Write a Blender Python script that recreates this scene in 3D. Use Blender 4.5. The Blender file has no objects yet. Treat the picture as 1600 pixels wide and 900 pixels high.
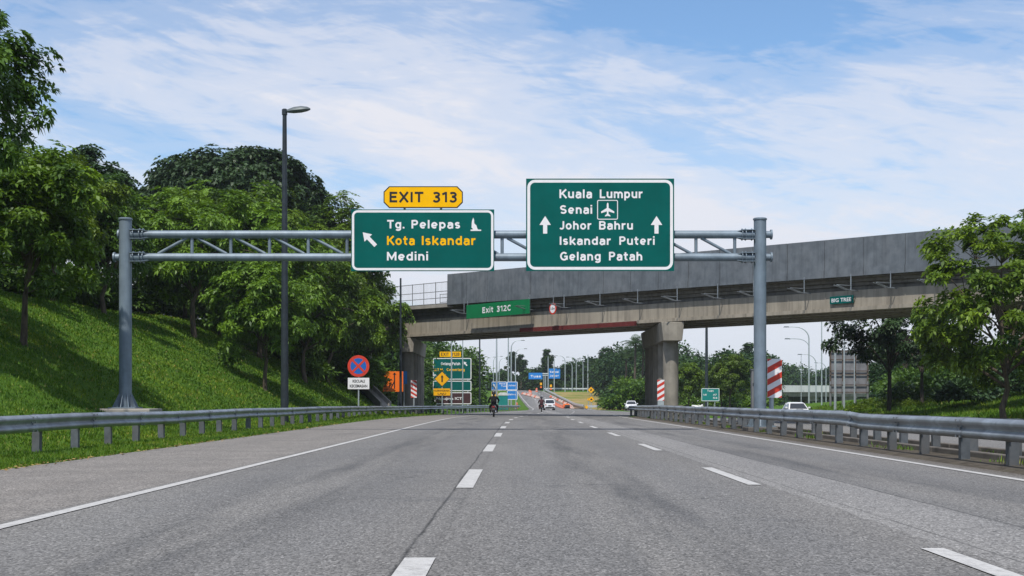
import bpy, bmesh, math, random
import numpy as np
from mathutils import Vector, Matrix, noise as mnoise

random.seed(7)
rng = np.random.default_rng(11)
R = math.radians
PI = math.pi
SC = bpy.context.scene
COL = SC.collection
F = 2137.0            # focal length in photo pixels
CX, CY = 812.0, 626.0 # where the level line of sight meets the photo
CAM_H = 1.08

# ------------------------------------------------------------------ camera
cam_d = bpy.data.cameras.new('camera')
cam = bpy.data.objects.new('camera', cam_d)
COL.objects.link(cam)
cam.location = (0, 0, CAM_H)
cam.rotation_euler = (R(90), 0, 0)
cam_d.sensor_width = 36
cam_d.lens = 36 * F / 1600
cam_d.shift_x = -12 / 1600
cam_d.shift_y = 176 / 1600
cam_d.clip_start = 0.1
cam_d.clip_end = 6000
SC.camera = cam

# ------------------------------------------------------------------ light
SUN_EL, SUN_AZ = 59.0, 197.0      # azimuth clockwise from +Y: behind the camera, a little to the left
SC.view_settings.view_transform = 'Standard'
SC.view_settings.look = 'None'
SC.view_settings.exposure = 0.0
SC.view_settings.gamma = 1.0
SC.view_settings.use_curve_mapping = False
sun_d = bpy.data.lights.new('sun', 'SUN')
sun_d.energy = 4.5
sun_d.angle = R(0.6)
sun_d.color = (1.0, 0.95, 0.87)
sun = bpy.data.objects.new('sun', sun_d)
COL.objects.link(sun)
to_sun = Vector((math.sin(R(SUN_AZ)) * math.cos(R(SUN_EL)), math.cos(R(SUN_AZ)) * math.cos(R(SUN_EL)), math.sin(R(SUN_EL))))
sun.rotation_euler = to_sun.to_track_quat('Z', 'Y').to_euler()
sun.location = (0, 0, 60)


class NT:
    """A few lines to write node trees with."""
    def __init__(s, tree):
        s.t = tree
        s.t.nodes.clear()
    def n(s, kind, **kw):
        nd = s.t.nodes.new(kind)
        for k, v in kw.items():
            if k == 'inp':
                for i, val in v.items():
                    if hasattr(val, 'is_output'):
                        s.t.links.new(val, nd.inputs[i])
                    else:
                        nd.inputs[i].default_value = val
            else:
                setattr(nd, k, v)
        return nd
    def m(s, op, a, b=None, c=None, clamp=False):
        nd = s.n('ShaderNodeMath', operation=op, use_clamp=clamp)
        for i, v in enumerate((a, b, c)):
            if v is None:
                continue
            if hasattr(v, 'is_output'):
                s.t.links.new(v, nd.inputs[i])
            else:
                nd.inputs[i].default_value = v
        return nd.outputs[0]
    def ramp(s, fac, stops, interp='LINEAR'):
        nd = s.n('ShaderNodeValToRGB')
        s.t.links.new(fac, nd.inputs[0])
        cr = nd.color_ramp
        cr.interpolation = interp
        while len(cr.elements) < len(stops):
            cr.elements.new(0.5)
        for e, (p, c) in zip(cr.elements, stops):
            e.position = p
            e.color = (c, c, c, 1) if isinstance(c, (int, float)) else (*c, 1)
        return nd.outputs[0]
    def mix(s, fac, a, b, mode='MIX'):
        nd = s.n('ShaderNodeMix', data_type='RGBA', blend_type=mode)
        for i, v in ((0, fac), (6, a), (7, b)):
            if hasattr(v, 'is_output'):
                s.t.links.new(v, nd.inputs[i])
            elif isinstance(v, (tuple, list)):
                nd.inputs[i].default_value = (*v[:3], 1)
            else:
                nd.inputs[i].default_value = v
        return nd.outputs[2]
    def noise(s, scale, detail=4, rough=0.55, vec=None, dist=0.0):
        nd = s.n('ShaderNodeTexNoise', inp={'Scale': scale, 'Detail': detail, 'Roughness': rough, 'Distortion': dist})
        if vec is not None:
            s.t.links.new(vec, nd.inputs['Vector'])
        return nd.outputs[0]


# ------------------------------------------------------------------ sky
world = bpy.data.worlds.new('World')
SC.world = world
world.use_nodes = True
w = NT(world.node_tree)
sky = w.n('ShaderNodeTexSky', sky_type='NISHITA', sun_disc=False, sun_elevation=R(SUN_EL), sun_rotation=R(SUN_AZ),
          air_density=1.0, dust_density=0.6, ozone_density=2.2, altitude=0)
geo = w.n('ShaderNodeTexCoord').outputs['Generated']
sep = w.n('ShaderNodeSeparateXYZ', inp={0: geo})
az = w.m('ARCTAN2', sep.outputs[0], sep.outputs[1])
el = w.m('ARCSINE', sep.outputs[2])
def gauss(a0, e0, slope, sa, se):
    """A soft band in the sky round direction (a0, e0) along a line that climbs with slope."""
    da = w.m('SUBTRACT', az, a0)
    de = w.m('SUBTRACT', w.m('SUBTRACT', el, e0), w.m('MULTIPLY', da, slope))
    q = w.m('ADD', w.m('POWER', w.m('DIVIDE', da, sa), 2), w.m('POWER', w.m('DIVIDE', de, se), 2))
    return w.m('EXPONENT', w.m('MULTIPLY', q, -1))
# streaky cirrus: strongly stretched noise in azimuth / elevation
rot = 0.33
u = w.m('ADD', w.m('MULTIPLY', az, math.cos(rot)), w.m('MULTIPLY', el, -math.sin(rot) * 1.3))
v = w.m('ADD', w.m('MULTIPLY', az, math.sin(rot)), w.m('MULTIPLY', el, math.cos(rot) * 1.3))
c1 = w.n('ShaderNodeCombineXYZ', inp={0: w.m('MULTIPLY', u, 5.0), 1: w.m('MULTIPLY', v, 15.0), 2: 3.7}).outputs[0]
c2 = w.n('ShaderNodeCombineXYZ', inp={0: w.m('MULTIPLY', az, 9.0), 1: w.m('MULTIPLY', el, 42.0), 2: 9.1}).outputs[0]
n1 = w.noise(1.0, 7, 0.58, c1, 0.7)
n2 = w.noise(1.0, 8, 0.62, c2, 1.0)
c3 = w.n('ShaderNodeCombineXYZ', inp={0: w.m('MULTIPLY', u, 16.0), 1: w.m('MULTIPLY', v, 62.0), 2: 1.3}).outputs[0]
n3 = w.noise(1.0, 6, 0.6, c3, 1.6)
band = gauss(0.0, 0.165, -0.34, 0.26, 0.042)
band2 = gauss(0.33, 0.165, 0.25, 0.10, 0.05)
blue1 = gauss(0.15, 0.288, 0.0, 0.15, 0.042)
blue2 = gauss(-0.34, 0.265, 0.15, 0.09, 0.05)
blue3 = gauss(0.30, 0.15, -0.1, 0.07, 0.03)
low = w.m('SUBTRACT', 1.0, w.m('DIVIDE', el, 0.17), clamp=True)
d = w.m('ADD', w.m('MULTIPLY', w.m('SUBTRACT', n1, 0.5), 1.35), w.m('MULTIPLY', w.m('SUBTRACT', n2, 0.5), 0.95))
d = w.m('ADD', d, w.m('MULTIPLY', w.m('SUBTRACT', n3, 0.5), 0.50))
d = w.m('ADD', d, 0.42)
d = w.m('ADD', d, w.m('MULTIPLY', band, 0.46))
d = w.m('ADD', d, w.m('MULTIPLY', band2, 0.35))
d = w.m('SUBTRACT', d, w.m('MULTIPLY', blue1, 0.60))
d = w.m('SUBTRACT', d, w.m('MULTIPLY', blue2, 0.30))
d = w.m('SUBTRACT', d, w.m('MULTIPLY', blue3, 0.25))
d = w.m('ADD', d, w.m('MULTIPLY', low, 0.85))
mask = w.ramp(d, [(0.0, 0.04), (0.30, 0.28), (0.62, 0.66), (1.0, 0.95)], 'EASE')
ccol = w.mix(w.m('MULTIPLY', low, 0.9, clamp=True), (7.0, 7.0, 7.5), (6.15, 6.5, 7.4))
skyc = w.mix(1.0, sky.outputs[0], (0.90, 1.13, 1.30), 'MULTIPLY')
col = w.mix(mask, skyc, ccol)
bg = w.n('ShaderNodeBackground', inp={'Color': col, 'Strength': 0.12})
w.n('ShaderNodeOutputWorld', inp={0: bg.outputs[0]})

HAZE = 0.00014
SC.render.engine = 'CYCLES'
SC.cycles.volume_bounces = 1
SC.cycles.use_denoising = True
SC.cycles.max_bounces = 6
SC.cycles.diffuse_bounces = 2
SC.cycles.glossy_bounces = 2
SC.cycles.transmission_bounces = 3
SC.cycles.transparent_max_bounces = 6
SC.cycles.caustics_reflective = False
SC.cycles.caustics_refractive = False

# ------------------------------------------------------------------ materials
MATS = {}
def principled(name, color, rough=0.6, metal=0.0, var=0.18, scale=6.0, bump=0.0, bscale=None, spec=0.35, streak=0.0, dirt=None, dirt_amt=0.0, stretch=(1, 1, 1)):
    """A colour that wanders with noise; optional rain streaks, dirt patches and a fine bump."""
    if name in MATS:
        return MATS[name]
    m = bpy.data.materials.new(name)
    m.use_nodes = True
    t = NT(m.node_tree)
    pos = t.n('ShaderNodeNewGeometry').outputs['Position']
    mp = t.n('ShaderNodeMapping', inp={0: pos, 'Scale': stretch}).outputs[0]
    nz = t.noise(scale, 5, 0.6, mp)
    lo = tuple(c * (1 - var) for c in color)
    hi = tuple(min(1, c * (1 + var)) for c in color)
    c = t.ramp(nz, [(0.3, lo), (0.7, hi)])
    if streak:
        sv = t.n('ShaderNodeMapping', inp={0: pos, 'Scale': (2.6, 2.6, 0.16)}).outputs[0]
        s = t.ramp(t.noise(1.0, 6, 0.65, sv), [(0.46, 0.0), (0.72, 1.0)])
        c = t.mix(t.m('MULTIPLY', s, streak), c, tuple(k * 0.25 for k in color))
    if dirt:
        dn = t.ramp(t.noise(scale * 0.25, 6, 0.65, pos), [(0.45, 0.0), (0.7, 1.0)])
        c = t.mix(t.m('MULTIPLY', dn, dirt_amt), c, dirt)
    b = t.n('ShaderNodeBsdfPrincipled', inp={'Base Color': c, 'Roughness': rough, 'Metallic': metal, 'Specular IOR Level': spec})
    if bump:
        bn = t.n('ShaderNodeBump', inp={'Strength': bump, 'Distance': 0.02, 'Height': t.noise(bscale or scale * 6, 4, 0.6, pos)})
        t.t.links.new(bn.outputs[0], b.inputs['Normal'])
    t.n('ShaderNodeOutputMaterial', inp={0: b.outputs[0]})
    MATS[name] = m
    return m

def leaf_mat(name, dark, light, trans=0.35, shine=0.35):
    """Leaves: tint comes from a per-leaf attribute, light passes partly through."""
    if name in MATS:
        return MATS[name]
    m = bpy.data.materials.new(name)
    m.use_nodes = True
    t = NT(m.node_tree)
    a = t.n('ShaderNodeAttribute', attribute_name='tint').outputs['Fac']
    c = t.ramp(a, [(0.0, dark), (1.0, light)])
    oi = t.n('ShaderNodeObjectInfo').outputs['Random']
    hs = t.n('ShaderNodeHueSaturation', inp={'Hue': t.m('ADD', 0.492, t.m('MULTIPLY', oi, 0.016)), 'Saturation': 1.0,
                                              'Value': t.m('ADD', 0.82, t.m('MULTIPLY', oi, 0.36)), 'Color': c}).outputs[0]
    b = t.n('ShaderNodeBsdfPrincipled', inp={'Base Color': hs, 'Roughness': 0.5, 'Specular IOR Level': shine})
    tr = t.n('ShaderNodeBsdfTranslucent', inp={'Color': t.mix(1.0, hs, (1.25, 1.2, 0.5), 'MULTIPLY')})
    mx = t.n('ShaderNodeMixShader', inp={0: trans, 1: b.outputs[0], 2: tr.outputs[0]})
    t.n('ShaderNodeOutputMaterial', inp={0: mx.outputs[0]})
    MATS[name] = m
    return m

M = {}
M['steel'] = principled('galvanised_steel', (0.175, 0.225, 0.275), 0.5, 0.2, 0.2, 2.5, 0.05, 40, 0.4, streak=0.4, dirt=(0.12, 0.13, 0.13), dirt_amt=0.35)
M['rail'] = principled('rail_steel', (0.31, 0.345, 0.38), 0.4, 0.5, 0.28, 4.0, 0.12, 10, 0.5, streak=0.45, dirt=(0.09, 0.085, 0.08), dirt_amt=0.65)
M['railpost'] = principled('rail_post_steel', (0.115, 0.13, 0.145), 0.6, 0.3, 0.3, 5.0, 0.08, 30, 0.4, dirt=(0.10, 0.085, 0.07), dirt_amt=0.6)
M['darkpole'] = principled('dark_painted_steel', (0.026, 0.034, 0.042), 0.5, 0.1, 0.25, 4.0, 0, None, 0.3)
M['palepole'] = principled('pale_galvanised_pole', (0.38, 0.43, 0.45), 0.45, 0.3, 0.12, 2.0)
M['parapet'] = principled('dark_parapet_concrete', (0.128, 0.146, 0.165), 0.85, 0, 0.18, 1.6, 0.15, 9, 0.15, streak=0.42, dirt=(0.20, 0.21, 0.22), dirt_amt=0.35)
M['girder'] = principled('pale_girder_concrete', (0.335, 0.30, 0.245), 0.85, 0, 0.18, 0.8, 0.15, 10, 0.2, streak=0.62, dirt=(0.14, 0.125, 0.10), dirt_amt=0.35)
M['slab'] = principled('banded_deck_concrete', (0.20, 0.185, 0.16), 0.85, 0, 0.3, 1.5, 0.2, 10, 0.2, streak=0.6, dirt=(0.08, 0.07, 0.06), dirt_amt=0.5, stretch=(0.15, 0.15, 5))
M['pier'] = principled('pier_concrete', (0.25, 0.232, 0.198), 0.85, 0, 0.2, 1.2, 0.12, 12, 0.2, streak=0.45)
M['stone'] = principled('rough_stone', (0.15, 0.14, 0.12), 0.9, 0, 0.45, 2.2, 0.6, 6, 0.2)
M['concrete'] = principled('plain_concrete', (0.34, 0.32, 0.29), 0.9, 0, 0.22, 2.0, 0.2, 20, 0.2, dirt=(0.12, 0.11, 0.09), dirt_amt=0.5)
M['white_deck'] = principled('white_washed_concrete', (0.60, 0.61, 0.61), 0.8, 0, 0.08, 0.6, streak=0.2)
M['green'] = principled('green_sign_sheet', (0.0005, 0.092, 0.081), 0.5, 0, 0.12, 0.9, 0, None, 0.08)
M['green2'] = principled('bright_green_sign_sheet', (0.004, 0.165, 0.058), 0.5, 0, 0.1, 1.5)
M['teal'] = principled('teal_sign_sheet', (0.01, 0.20, 0.19), 0.45, 0, 0.1, 1.5)
M['white'] = principled('white_reflective', (0.74, 0.73, 0.75), 0.5, 0, 0.05, 8)
M['amber'] = principled('amber_reflective', (0.86, 0.45, 0.002), 0.5, 0, 0.06, 3, 0, None, 0.08)
M['black'] = principled('black_lettering', (0.014, 0.014, 0.016), 0.5, 0, 0.1, 6)
M['yellow'] = principled('yellow_sign_sheet', (0.85, 0.42, 0.005), 0.45, 0, 0.05, 3)
M['orange'] = principled('orange_sign_sheet', (0.86, 0.17, 0.012), 0.45, 0, 0.06, 3)
M['red'] = principled('red_sign_sheet', (0.55, 0.045, 0.025), 0.45, 0, 0.1, 3)
M['dullred'] = principled('dull_red_paint', (0.12, 0.022, 0.020), 0.6, 0, 0.2, 3)
M['blue'] = principled('blue_sign_sheet', (0.012, 0.115, 0.43), 0.45, 0, 0.1, 2)
M['blue2'] = principled('bright_blue_sign_sheet', (0.015, 0.19, 0.56), 0.45, 0, 0.1, 2)
M['brown'] = principled('brown_sign_sheet', (0.055, 0.022, 0.024), 0.5, 0, 0.1, 2)
M['signback'] = principled('grey_sheet_metal', (0.20, 0.205, 0.21), 0.55, 0.2, 0.2, 1.5, streak=0.4)
M['panelgrey'] = principled('weathered_panel', (0.20, 0.20, 0.21), 0.7, 0.1, 0.25, 0.9, streak=0.5)
M['rustframe'] = principled('rusty_brown_frame', (0.10, 0.075, 0.06), 0.75, 0.1, 0.3, 2)
M['bark'] = principled('bark', (0.085, 0.068, 0.05), 0.9, 0, 0.45, 9, 0.5, 30, 0.2, stretch=(1, 1, 0.3))
M['darkbark'] = principled('dark_bark', (0.05, 0.042, 0.035), 0.9, 0, 0.4, 9, 0.4, 30, 0.2, stretch=(1, 1, 0.3))
M['carwhite'] = principled('white_car_paint', (0.74, 0.75, 0.77), 0.25, 0, 0.03, 2, 0, None, 0.6)
M['glass'] = principled('dark_car_glass', (0.02, 0.024, 0.03), 0.08, 0, 0.1, 2, 0, None, 0.8)
M['rubber'] = principled('tyre_rubber', (0.02, 0.02, 0.021), 0.8, 0, 0.2, 12)
M['plastic'] = principled('black_plastic', (0.025, 0.025, 0.028), 0.5, 0, 0.2, 8)
M['chrome'] = principled('bright_alloy', (0.55, 0.56, 0.58), 0.3, 0.8, 0.1, 8)
M['lampglass'] = principled('clear_lamp_lens', (0.62, 0.63, 0.62), 0.2, 0, 0.05, 6, 0, None, 0.7)
M['taillight'] = principled('red_lamp_lens', (0.35, 0.012, 0.01), 0.25, 0, 0.1, 6, 0, None, 0.6)
M['jacket'] = principled('dark_jacket', (0.006, 0.006, 0.007), 0.95, 0, 0.35, 14, 0.3, 40)
M['redjacket'] = principled('dark_red_jacket', (0.045, 0.010, 0.012), 0.85, 0, 0.35, 14, 0.3, 40)
M['helmet'] = principled('dark_helmet', (0.02, 0.022, 0.03), 0.25, 0, 0.1, 8, 0, None, 0.6)
M['bikered'] = principled('dark_red_bike_paint', (0.05, 0.007, 0.009), 0.35, 0, 0.1, 8, 0, None, 0.5)
M['barrier_orange'] = principled('orange_barrier_plastic', (0.66, 0.17, 0.09), 0.6, 0, 0.15, 2)
M['barrier_white'] = principled('white_barrier_plastic', (0.62, 0.46, 0.40), 0.6, 0, 0.1, 2)
M['dirt'] = principled('bare_soil', (0.22, 0.155, 0.10), 0.95, 0, 0.35, 1.5, 0.5, 8, 0.1)
M['mesh'] = principled('grey_mesh_wire', (0.20, 0.21, 0.22), 0.6, 0.3, 0.2, 5)
M['white_line'] = None

# ------------------------------------------------------------------ geometry helpers
class MB:
    """Collects vertices and faces; build() links them as ONE mesh object."""
    def __init__(s):
        s.v, s.f, s.mi = [], [], []
    def add(s, verts, faces, mi=0):
        o = len(s.v)
        s.v += [tuple(p) for p in verts]
        s.f += [tuple(i + o for i in f) for f in faces]
        s.mi += [mi] * len(faces)
        return s
    def box(s, c, size, rot=None, mi=0, taper=None):
        hx, hy, hz = size[0] / 2, size[1] / 2, size[2] / 2
        tx, ty = taper or (1, 1)
        ps = [Vector((x * (tx if z > 0 else 1), y * (ty if z > 0 else 1), z)) for z in (-hz, hz) for x, y in ((-hx, -hy), (hx, -hy), (hx, hy), (-hx, hy))]
        if rot is not None:
            ps = [rot @ p for p in ps]
        c = Vector(c)
        return s.add([c + p for p in ps], [(3, 2, 1, 0), (4, 5, 6, 7), (0, 1, 5, 4), (1, 2, 6, 5), (2, 3, 7, 6), (3, 0, 4, 7)], mi)
    def tube(s, pts, rad, n=12, cap=True, mi=0):
        pts = [Vector(p) for p in pts]
        if not isinstance(rad, (list, tuple)):
            rad = [rad] * len(pts)
        rings = []
        up = None
        for i, p in enumerate(pts):
            d = (pts[min(i + 1, len(pts) - 1)] - pts[max(i - 1, 0)])
            d = d.normalized() if d.length > 1e-9 else Vector((0, 0, 1))
            if up is None:
                up = Vector((1, 0, 0)) if abs(d.x) < 0.9 else Vector((0, 1, 0))
            a = (up - d * up.dot(d)).normalized()
            b = d.cross(a)
            up = a
            rings.append([p + (a * math.cos(2 * PI * k / n) + b * math.sin(2 * PI * k / n)) * rad[i] for k in range(n)])
        vs = [q for r in rings for q in r]
        fs = []
        for i in range(len(pts) - 1):
            for k in range(n):
                k2 = (k + 1) % n
                fs.append((i * n + k, i * n + k2, (i + 1) * n + k2, (i + 1) * n + k))
        if cap:
            fs.append(tuple(reversed(range(n))))
            fs.append(tuple((len(pts) - 1) * n + k for k in range(n)))
        return s.add(vs, fs, mi)
    def prism(s, poly, o, u, v, thick, mi=0):
        """poly in (a, b) along unit axes u, v from o; extruded backwards (away from u x v) by thick."""
        o, u, v = Vector(o), Vector(u), Vector(v)
        nrm = u.cross(v).normalized()
        n = len(poly)
        fr = [o + u * a + v * b for a, b in poly]
        bk = [p - nrm * thick for p in fr]
        fs = [tuple(range(n)), tuple(reversed(range(n, 2 * n)))]
        for i in range(n):
            j = (i + 1) % n
            fs.append((j, i, n + i, n + j))
        return s.add(fr + bk, fs, mi)
    def ring(s, outer, inner, o, u, v, thick, mi=0):
        """A flat frame between two outlines of equal length."""
        o, u, v = Vector(o), Vector(u), Vector(v)
        nrm = u.cross(v).normalized()
        n = len(outer)
        A = [o + u * a + v * b for a, b in outer]
        B = [o + u * a + v * b for a, b in inner]
        vs = A + B + [p - nrm * thick for p in A] + [p - nrm * thick for p in B]
        fs = []
        for i in range(n):
            j = (i + 1) % n
            fs += [(i, j, n + j, n + i), (j, i, 2 * n + i, 2 * n + j), (n + i, n + j, 3 * n + j, 3 * n + i), (2 * n + j, 2 * n + i, 3 * n + i, 3 * n + j)]
        return s.add(vs, fs, mi)
    def lathe(s, prof, c, n=20, axis='Z', mi=0):
        c = Vector(c)
        vs = []
        for r, h in prof:
            for k in range(n):
                a = 2 * PI * k / n
                if axis == 'Z':
                    vs.append(c + Vector((r * math.cos(a), r * math.sin(a), h)))
                elif axis == 'X':
                    vs.append(c + Vector((h, r * math.cos(a), r * math.sin(a))))
                else:
                    vs.append(c + Vector((r * math.sin(a), h, r * math.cos(a))))
        fs = []
        for i in range(len(prof) - 1):
            for k in range(n):
                k2 = (k + 1) % n
                fs.append((i * n + k, i * n + k2, (i + 1) * n + k2, (i + 1) * n + k))
        fs.append(tuple(reversed(range(n))))
        fs.append(tuple((len(prof) - 1) * n + k for k in range(n)))
        return s.add(vs, fs, mi)
    def build(s, name, mat, parent=None, smooth=False, bevel=0.0, loc=None):
        me = bpy.data.meshes.new(name)
        me.from_pydata(s.v, [], s.f)
        mats = mat if isinstance(mat, (list, tuple)) else [mat]
        for m in mats:
            me.materials.append(m)
        if len(mats) > 1:
            me.polygons.foreach_set('material_index', s.mi)
        me.validate()
        if smooth:
            me.polygons.foreach_set('use_smooth', [True] * len(me.polygons))
            try:
                me.set_sharp_from_angle(angle=R(38))
            except Exception:
                pass
        o = bpy.data.objects.new(name, me)
        COL.objects.link(o)
        if parent is not None:
            o.parent = parent
        if loc is not None:
            o.location = loc
        if bevel:
            b = o.modifiers.new('bevel', 'BEVEL')
            b.width = bevel
            b.segments = 2
            b.limit_method = 'ANGLE'
        return o

def quads_object(name, V, mat, parent=None, attr=None, per=4, faces=None):
    """Numpy mesh of many loose quads (or triangles): V is (n, per, 3)."""
    n = V.shape[0]
    me = bpy.data.meshes.new(name)
    me.vertices.add(n * per)
    me.vertices.foreach_set('co', V.reshape(-1).astype(np.float32))
    me.loops.add(n * per)
    me.loops.foreach_set('vertex_index', np.arange(n * per, dtype=np.int32))
    me.polygons.add(n)
    me.polygons.foreach_set('loop_start', np.arange(0, n * per, per, dtype=np.int32))
    me.polygons.foreach_set('loop_total', np.full(n, per, dtype=np.int32))
    if attr is not None:
        at = me.attributes.new('tint', 'FLOAT', 'FACE')
        at.data.foreach_set('value', attr.astype(np.float32))
    me.update(calc_edges=True)
    me.materials.append(mat)
    o = bpy.data.objects.new(name, me)
    COL.objects.link(o)
    if parent is not None:
        o.parent = parent
    return o

def tag(o, label=None, cat=None, group=None, kind=None):
    if label: o['label'] = label
    if cat: o['category'] = cat
    if group: o['group'] = group
    if kind: o['kind'] = kind
    return o

def empty(name, loc=(0, 0, 0), rz=0.0, label=None, cat=None, group=None, kind=None):
    o = bpy.data.objects.new(name, None)
    COL.objects.link(o)
    o.location = loc
    o.rotation_euler = (0, 0, rz)
    o.empty_display_size = 0.3
    return tag(o, label, cat, group, kind)

def dup(root, loc=None, rz=None, scale=None, label=None, group=None):
    r = root.copy()
    COL.objects.link(r)
    if loc is not None: r.location = loc
    if rz is not None: r.rotation_euler = (0, 0, rz)
    if scale is not None: r.scale = (scale, scale, scale) if isinstance(scale, (int, float)) else scale
    if label: r['label'] = label
    if group: r['group'] = group
    for ch in list(root.children):
        c = ch.copy()
        COL.objects.link(c)
        c.parent = r
        for g in list(ch.children):
            q = g.copy()
            COL.objects.link(q)
            q.parent = c
    return r

def P(px, py, d):
    """Photo pixel at distance d -> world point."""
    return Vector(((px - CX) / F * d, d, CAM_H - (py - CY) / F * d))

X_AX, Y_AX, Z_AX = Vector((1, 0, 0)), Vector((0, 1, 0)), Vector((0, 0, 1))

def round_rect(w_, h_, r, k=5):
    pts = []
    for cx, cy, a0 in ((w_ / 2 - r, -h_ / 2 + r, -90), (w_ / 2 - r, h_ / 2 - r, 0), (-w_ / 2 + r, h_ / 2 - r, 90), (-w_ / 2 + r, -h_ / 2 + r, 180)):
        for i in range(k + 1):
            a = R(a0 + 90 * i / k)
            pts.append((cx + r * math.cos(a), cy + r * math.sin(a)))
    return pts

def text_obj(s, o, u, v, width, cap, mat, parent, name='lettering', weight=0.0, depth=0.004):
    """Lettering that starts at o (baseline, left), runs along u; width and cap height in metres."""
    cu = bpy.data.curves.new('tmp_text', 'FONT')
    cu.body = s
    cu.size = 1
    cu.offset = weight
    cu.resolution_u = 3
    to = bpy.data.objects.new('tmp_text', cu)
    COL.objects.link(to)
    dg = bpy.context.evaluated_depsgraph_get()
    me = to.evaluated_get(dg).to_mesh()
    vs = [tuple(p.co) for p in me.vertices]
    fs = [tuple(p.vertices) for p in me.polygons]
    to.evaluated_get(dg).to_mesh_clear()
    bpy.data.objects.remove(to)
    bpy.data.curves.remove(cu)
    x0 = min(p[0] for p in vs); x1 = max(p[0] for p in vs)
    caph = 0.729 + weight
    sx, sz = width / (x1 - x0), cap / caph
    u, v, o = Vector(u), Vector(v), Vector(o)
    nrm = u.cross(v)
    mb = MB()
    mb.add([o + u * ((p[0] - x0) * sx) + v * (p[1] * sz) + nrm * depth for p in vs], fs)
    return mb.build(name, mat, parent)

# A plain road-sign alphabet drawn with strokes of even width (cap height 1)
SW = 0.175
def _arc(cx, cy, rx, ry, a0, a1, n=12):
    return [(cx + rx * math.cos(R(a0 + (a1 - a0) * i / n)), cy + ry * math.sin(R(a0 + (a1 - a0) * i / n))) for i in range(n + 1)]
def glyphs():
    h, X = SW / 2, 0.75
    g = {}
    def ring(w_): return _arc(w_ / 2, X / 2, w_ / 2 - h, X / 2 - h, 0, 360, 24)
    g['K'] = (.66, [[(h, 0), (h, 1)], [(.62, 1), (h + .02, .40)], [(.27, .56), (.65, 0)]])
    g['u'] = (.56, [[(h, X), (h, .28)] + _arc(.28, .28, .28 - h, .28 - h, 180, 360) , [(.56 - h, X), (.56 - h, 0)]])
    g['a'] = (.54, [[(.07, .58)] + _arc(.26, .50, .28 - h + .01, X - h - .5, 150, 0, 9) + [(.54 - h, 0)], [(.54 - h, .43), (.27, .42)] + _arc(.25, .235, .25 - h, .235 - h + .04, 90, 270, 10) + [(.38, .12), (.54 - h, .22)]])
    g['l'] = (SW, [[(h, 0), (h, 1)]])
    g['L'] = (.54, [[(h, 1), (h, h), (.54, h)]])
    g['m'] = (.88, [[(h, 0), (h, X)], [(h, .42)] + _arc(.26, .42, .26 - h + .01, X - h - .42, 180, 0) + [(.44, 0)], [(.44, .42)] + _arc(.62, .42, .18, X - h - .42, 180, 0) + [(.80, 0)]])
    g['p'] = (.58, [[(h, X), (h, -.26)], ring(.58)])
    g['r'] = (.38, [[(h, 0), (h, X)], [(h, .40)] + _arc(.33, .40, .33 - h, X - h - .40, 180, 80, 8)])
    ry = (1 - 2 * h) / 4
    g['S'] = (.62, [_arc(.31, .5 + ry, .31 - h, ry, 28, 270, 16) + _arc(.31, .5 - ry, .31 - h, ry, 90, -152, 16)[1:]])
    rs = (X - 2 * h) / 4
    g['s'] = (.48, [_arc(.24, X / 2 + rs, .24 - h, rs, 25, 270, 12) + _arc(.24, X / 2 - rs, .24 - h, rs, 90, -155, 12)[1:]])
    g['e'] = (.58, [_arc(.29, X / 2, .29 - h, X / 2 - h, 0, 312, 22), [(h, X / 2 - .02), (.58 - h, X / 2 - .02)]])
    g['n'] = (.56, [[(h, 0), (h, X)], [(h, .40)] + _arc(.28, .40, .28 - h, X - h - .40, 180, 0) + [(.56 - h, 0)]])
    g['h'] = (.56, [[(h, 0), (h, 1)], [(h, .40)] + _arc(.28, .40, .28 - h, X - h - .40, 180, 0) + [(.56 - h, 0)]])
    g['i'] = (SW, [[(h, 0), (h, X)], [(h, .87), (h, 1.04)]])
    g['J'] = (.46, [[(.46 - h, 1), (.46 - h, .28)] + _arc(.20, .28, .26 - h, .28 - h, 0, -150, 10)])
    g['o'] = (.60, [ring(.60)])
    g['B'] = (.62, [[(h, 0), (h, 1)], [(h, 1 - h), (.36, 1 - h)] + _arc(.36, .73, .17, .73 - .53 - .0 - .015, 90, -90, 10) + [(h, .53)], [(h, .53), (.37, .53)] + _arc(.37, .53 - (.53 - h) / 2, .165, (.53 - h) / 2, 90, -90, 10) + [(h, h)]])
    g['I'] = (SW, [[(h, 0), (h, 1)]])
    g['k'] = (.54, [[(h, 0), (h, 1)], [(.50, X), (h + .02, .28)], [(.22, .42), (.53, 0)]])
    g['d'] = (.58, [[(.58 - h, 1), (.58 - h, 0)], ring(.58)])
    g['P'] = (.60, [[(h, 0), (h, 1)], [(h, 1 - h), (.33, 1 - h)] + _arc(.33, .70, .27 - h, .70 - .48 - .0, 90, -90, 10) + [(h, .48)]])
    g['t'] = (.40, [[(.17, .96), (.17, .24)] + _arc(.34, .24, .17, .24 - h, 180, 275, 7), [(0, X - h), (.39, X - h)]])
    g['G'] = (.74, [_arc(.38, .5, .38 - h, .5 - h, 42, 330, 22), [(.40, .47), (.74 - h, .47), (.74 - h, .08)]])
    g['C'] = (.70, [_arc(.38, .5, .38 - h, .5 - h, 45, 315, 22)])
    g['g'] = (.58, [ring(.58), [(.58 - h, X), (.58 - h, -.03)] + _arc(.29, -.03, .29 - h, .16, 0, -155, 10)])
    g['T'] = (.62, [[(0, 1 - h), (.62, 1 - h)], [(.31, 1 - h), (.31, 0)]])
    g['M'] = (.84, [[(h, 0), (h, 1)], [(h, .94), (.42, .22), (.84 - h, .94)], [(.84 - h, 1), (.84 - h, 0)]])
    g['E'] = (.56, [[(.56, 1 - h), (h, 1 - h), (h, h), (.56, h)], [(h, .52), (.50, .52)]])
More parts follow.
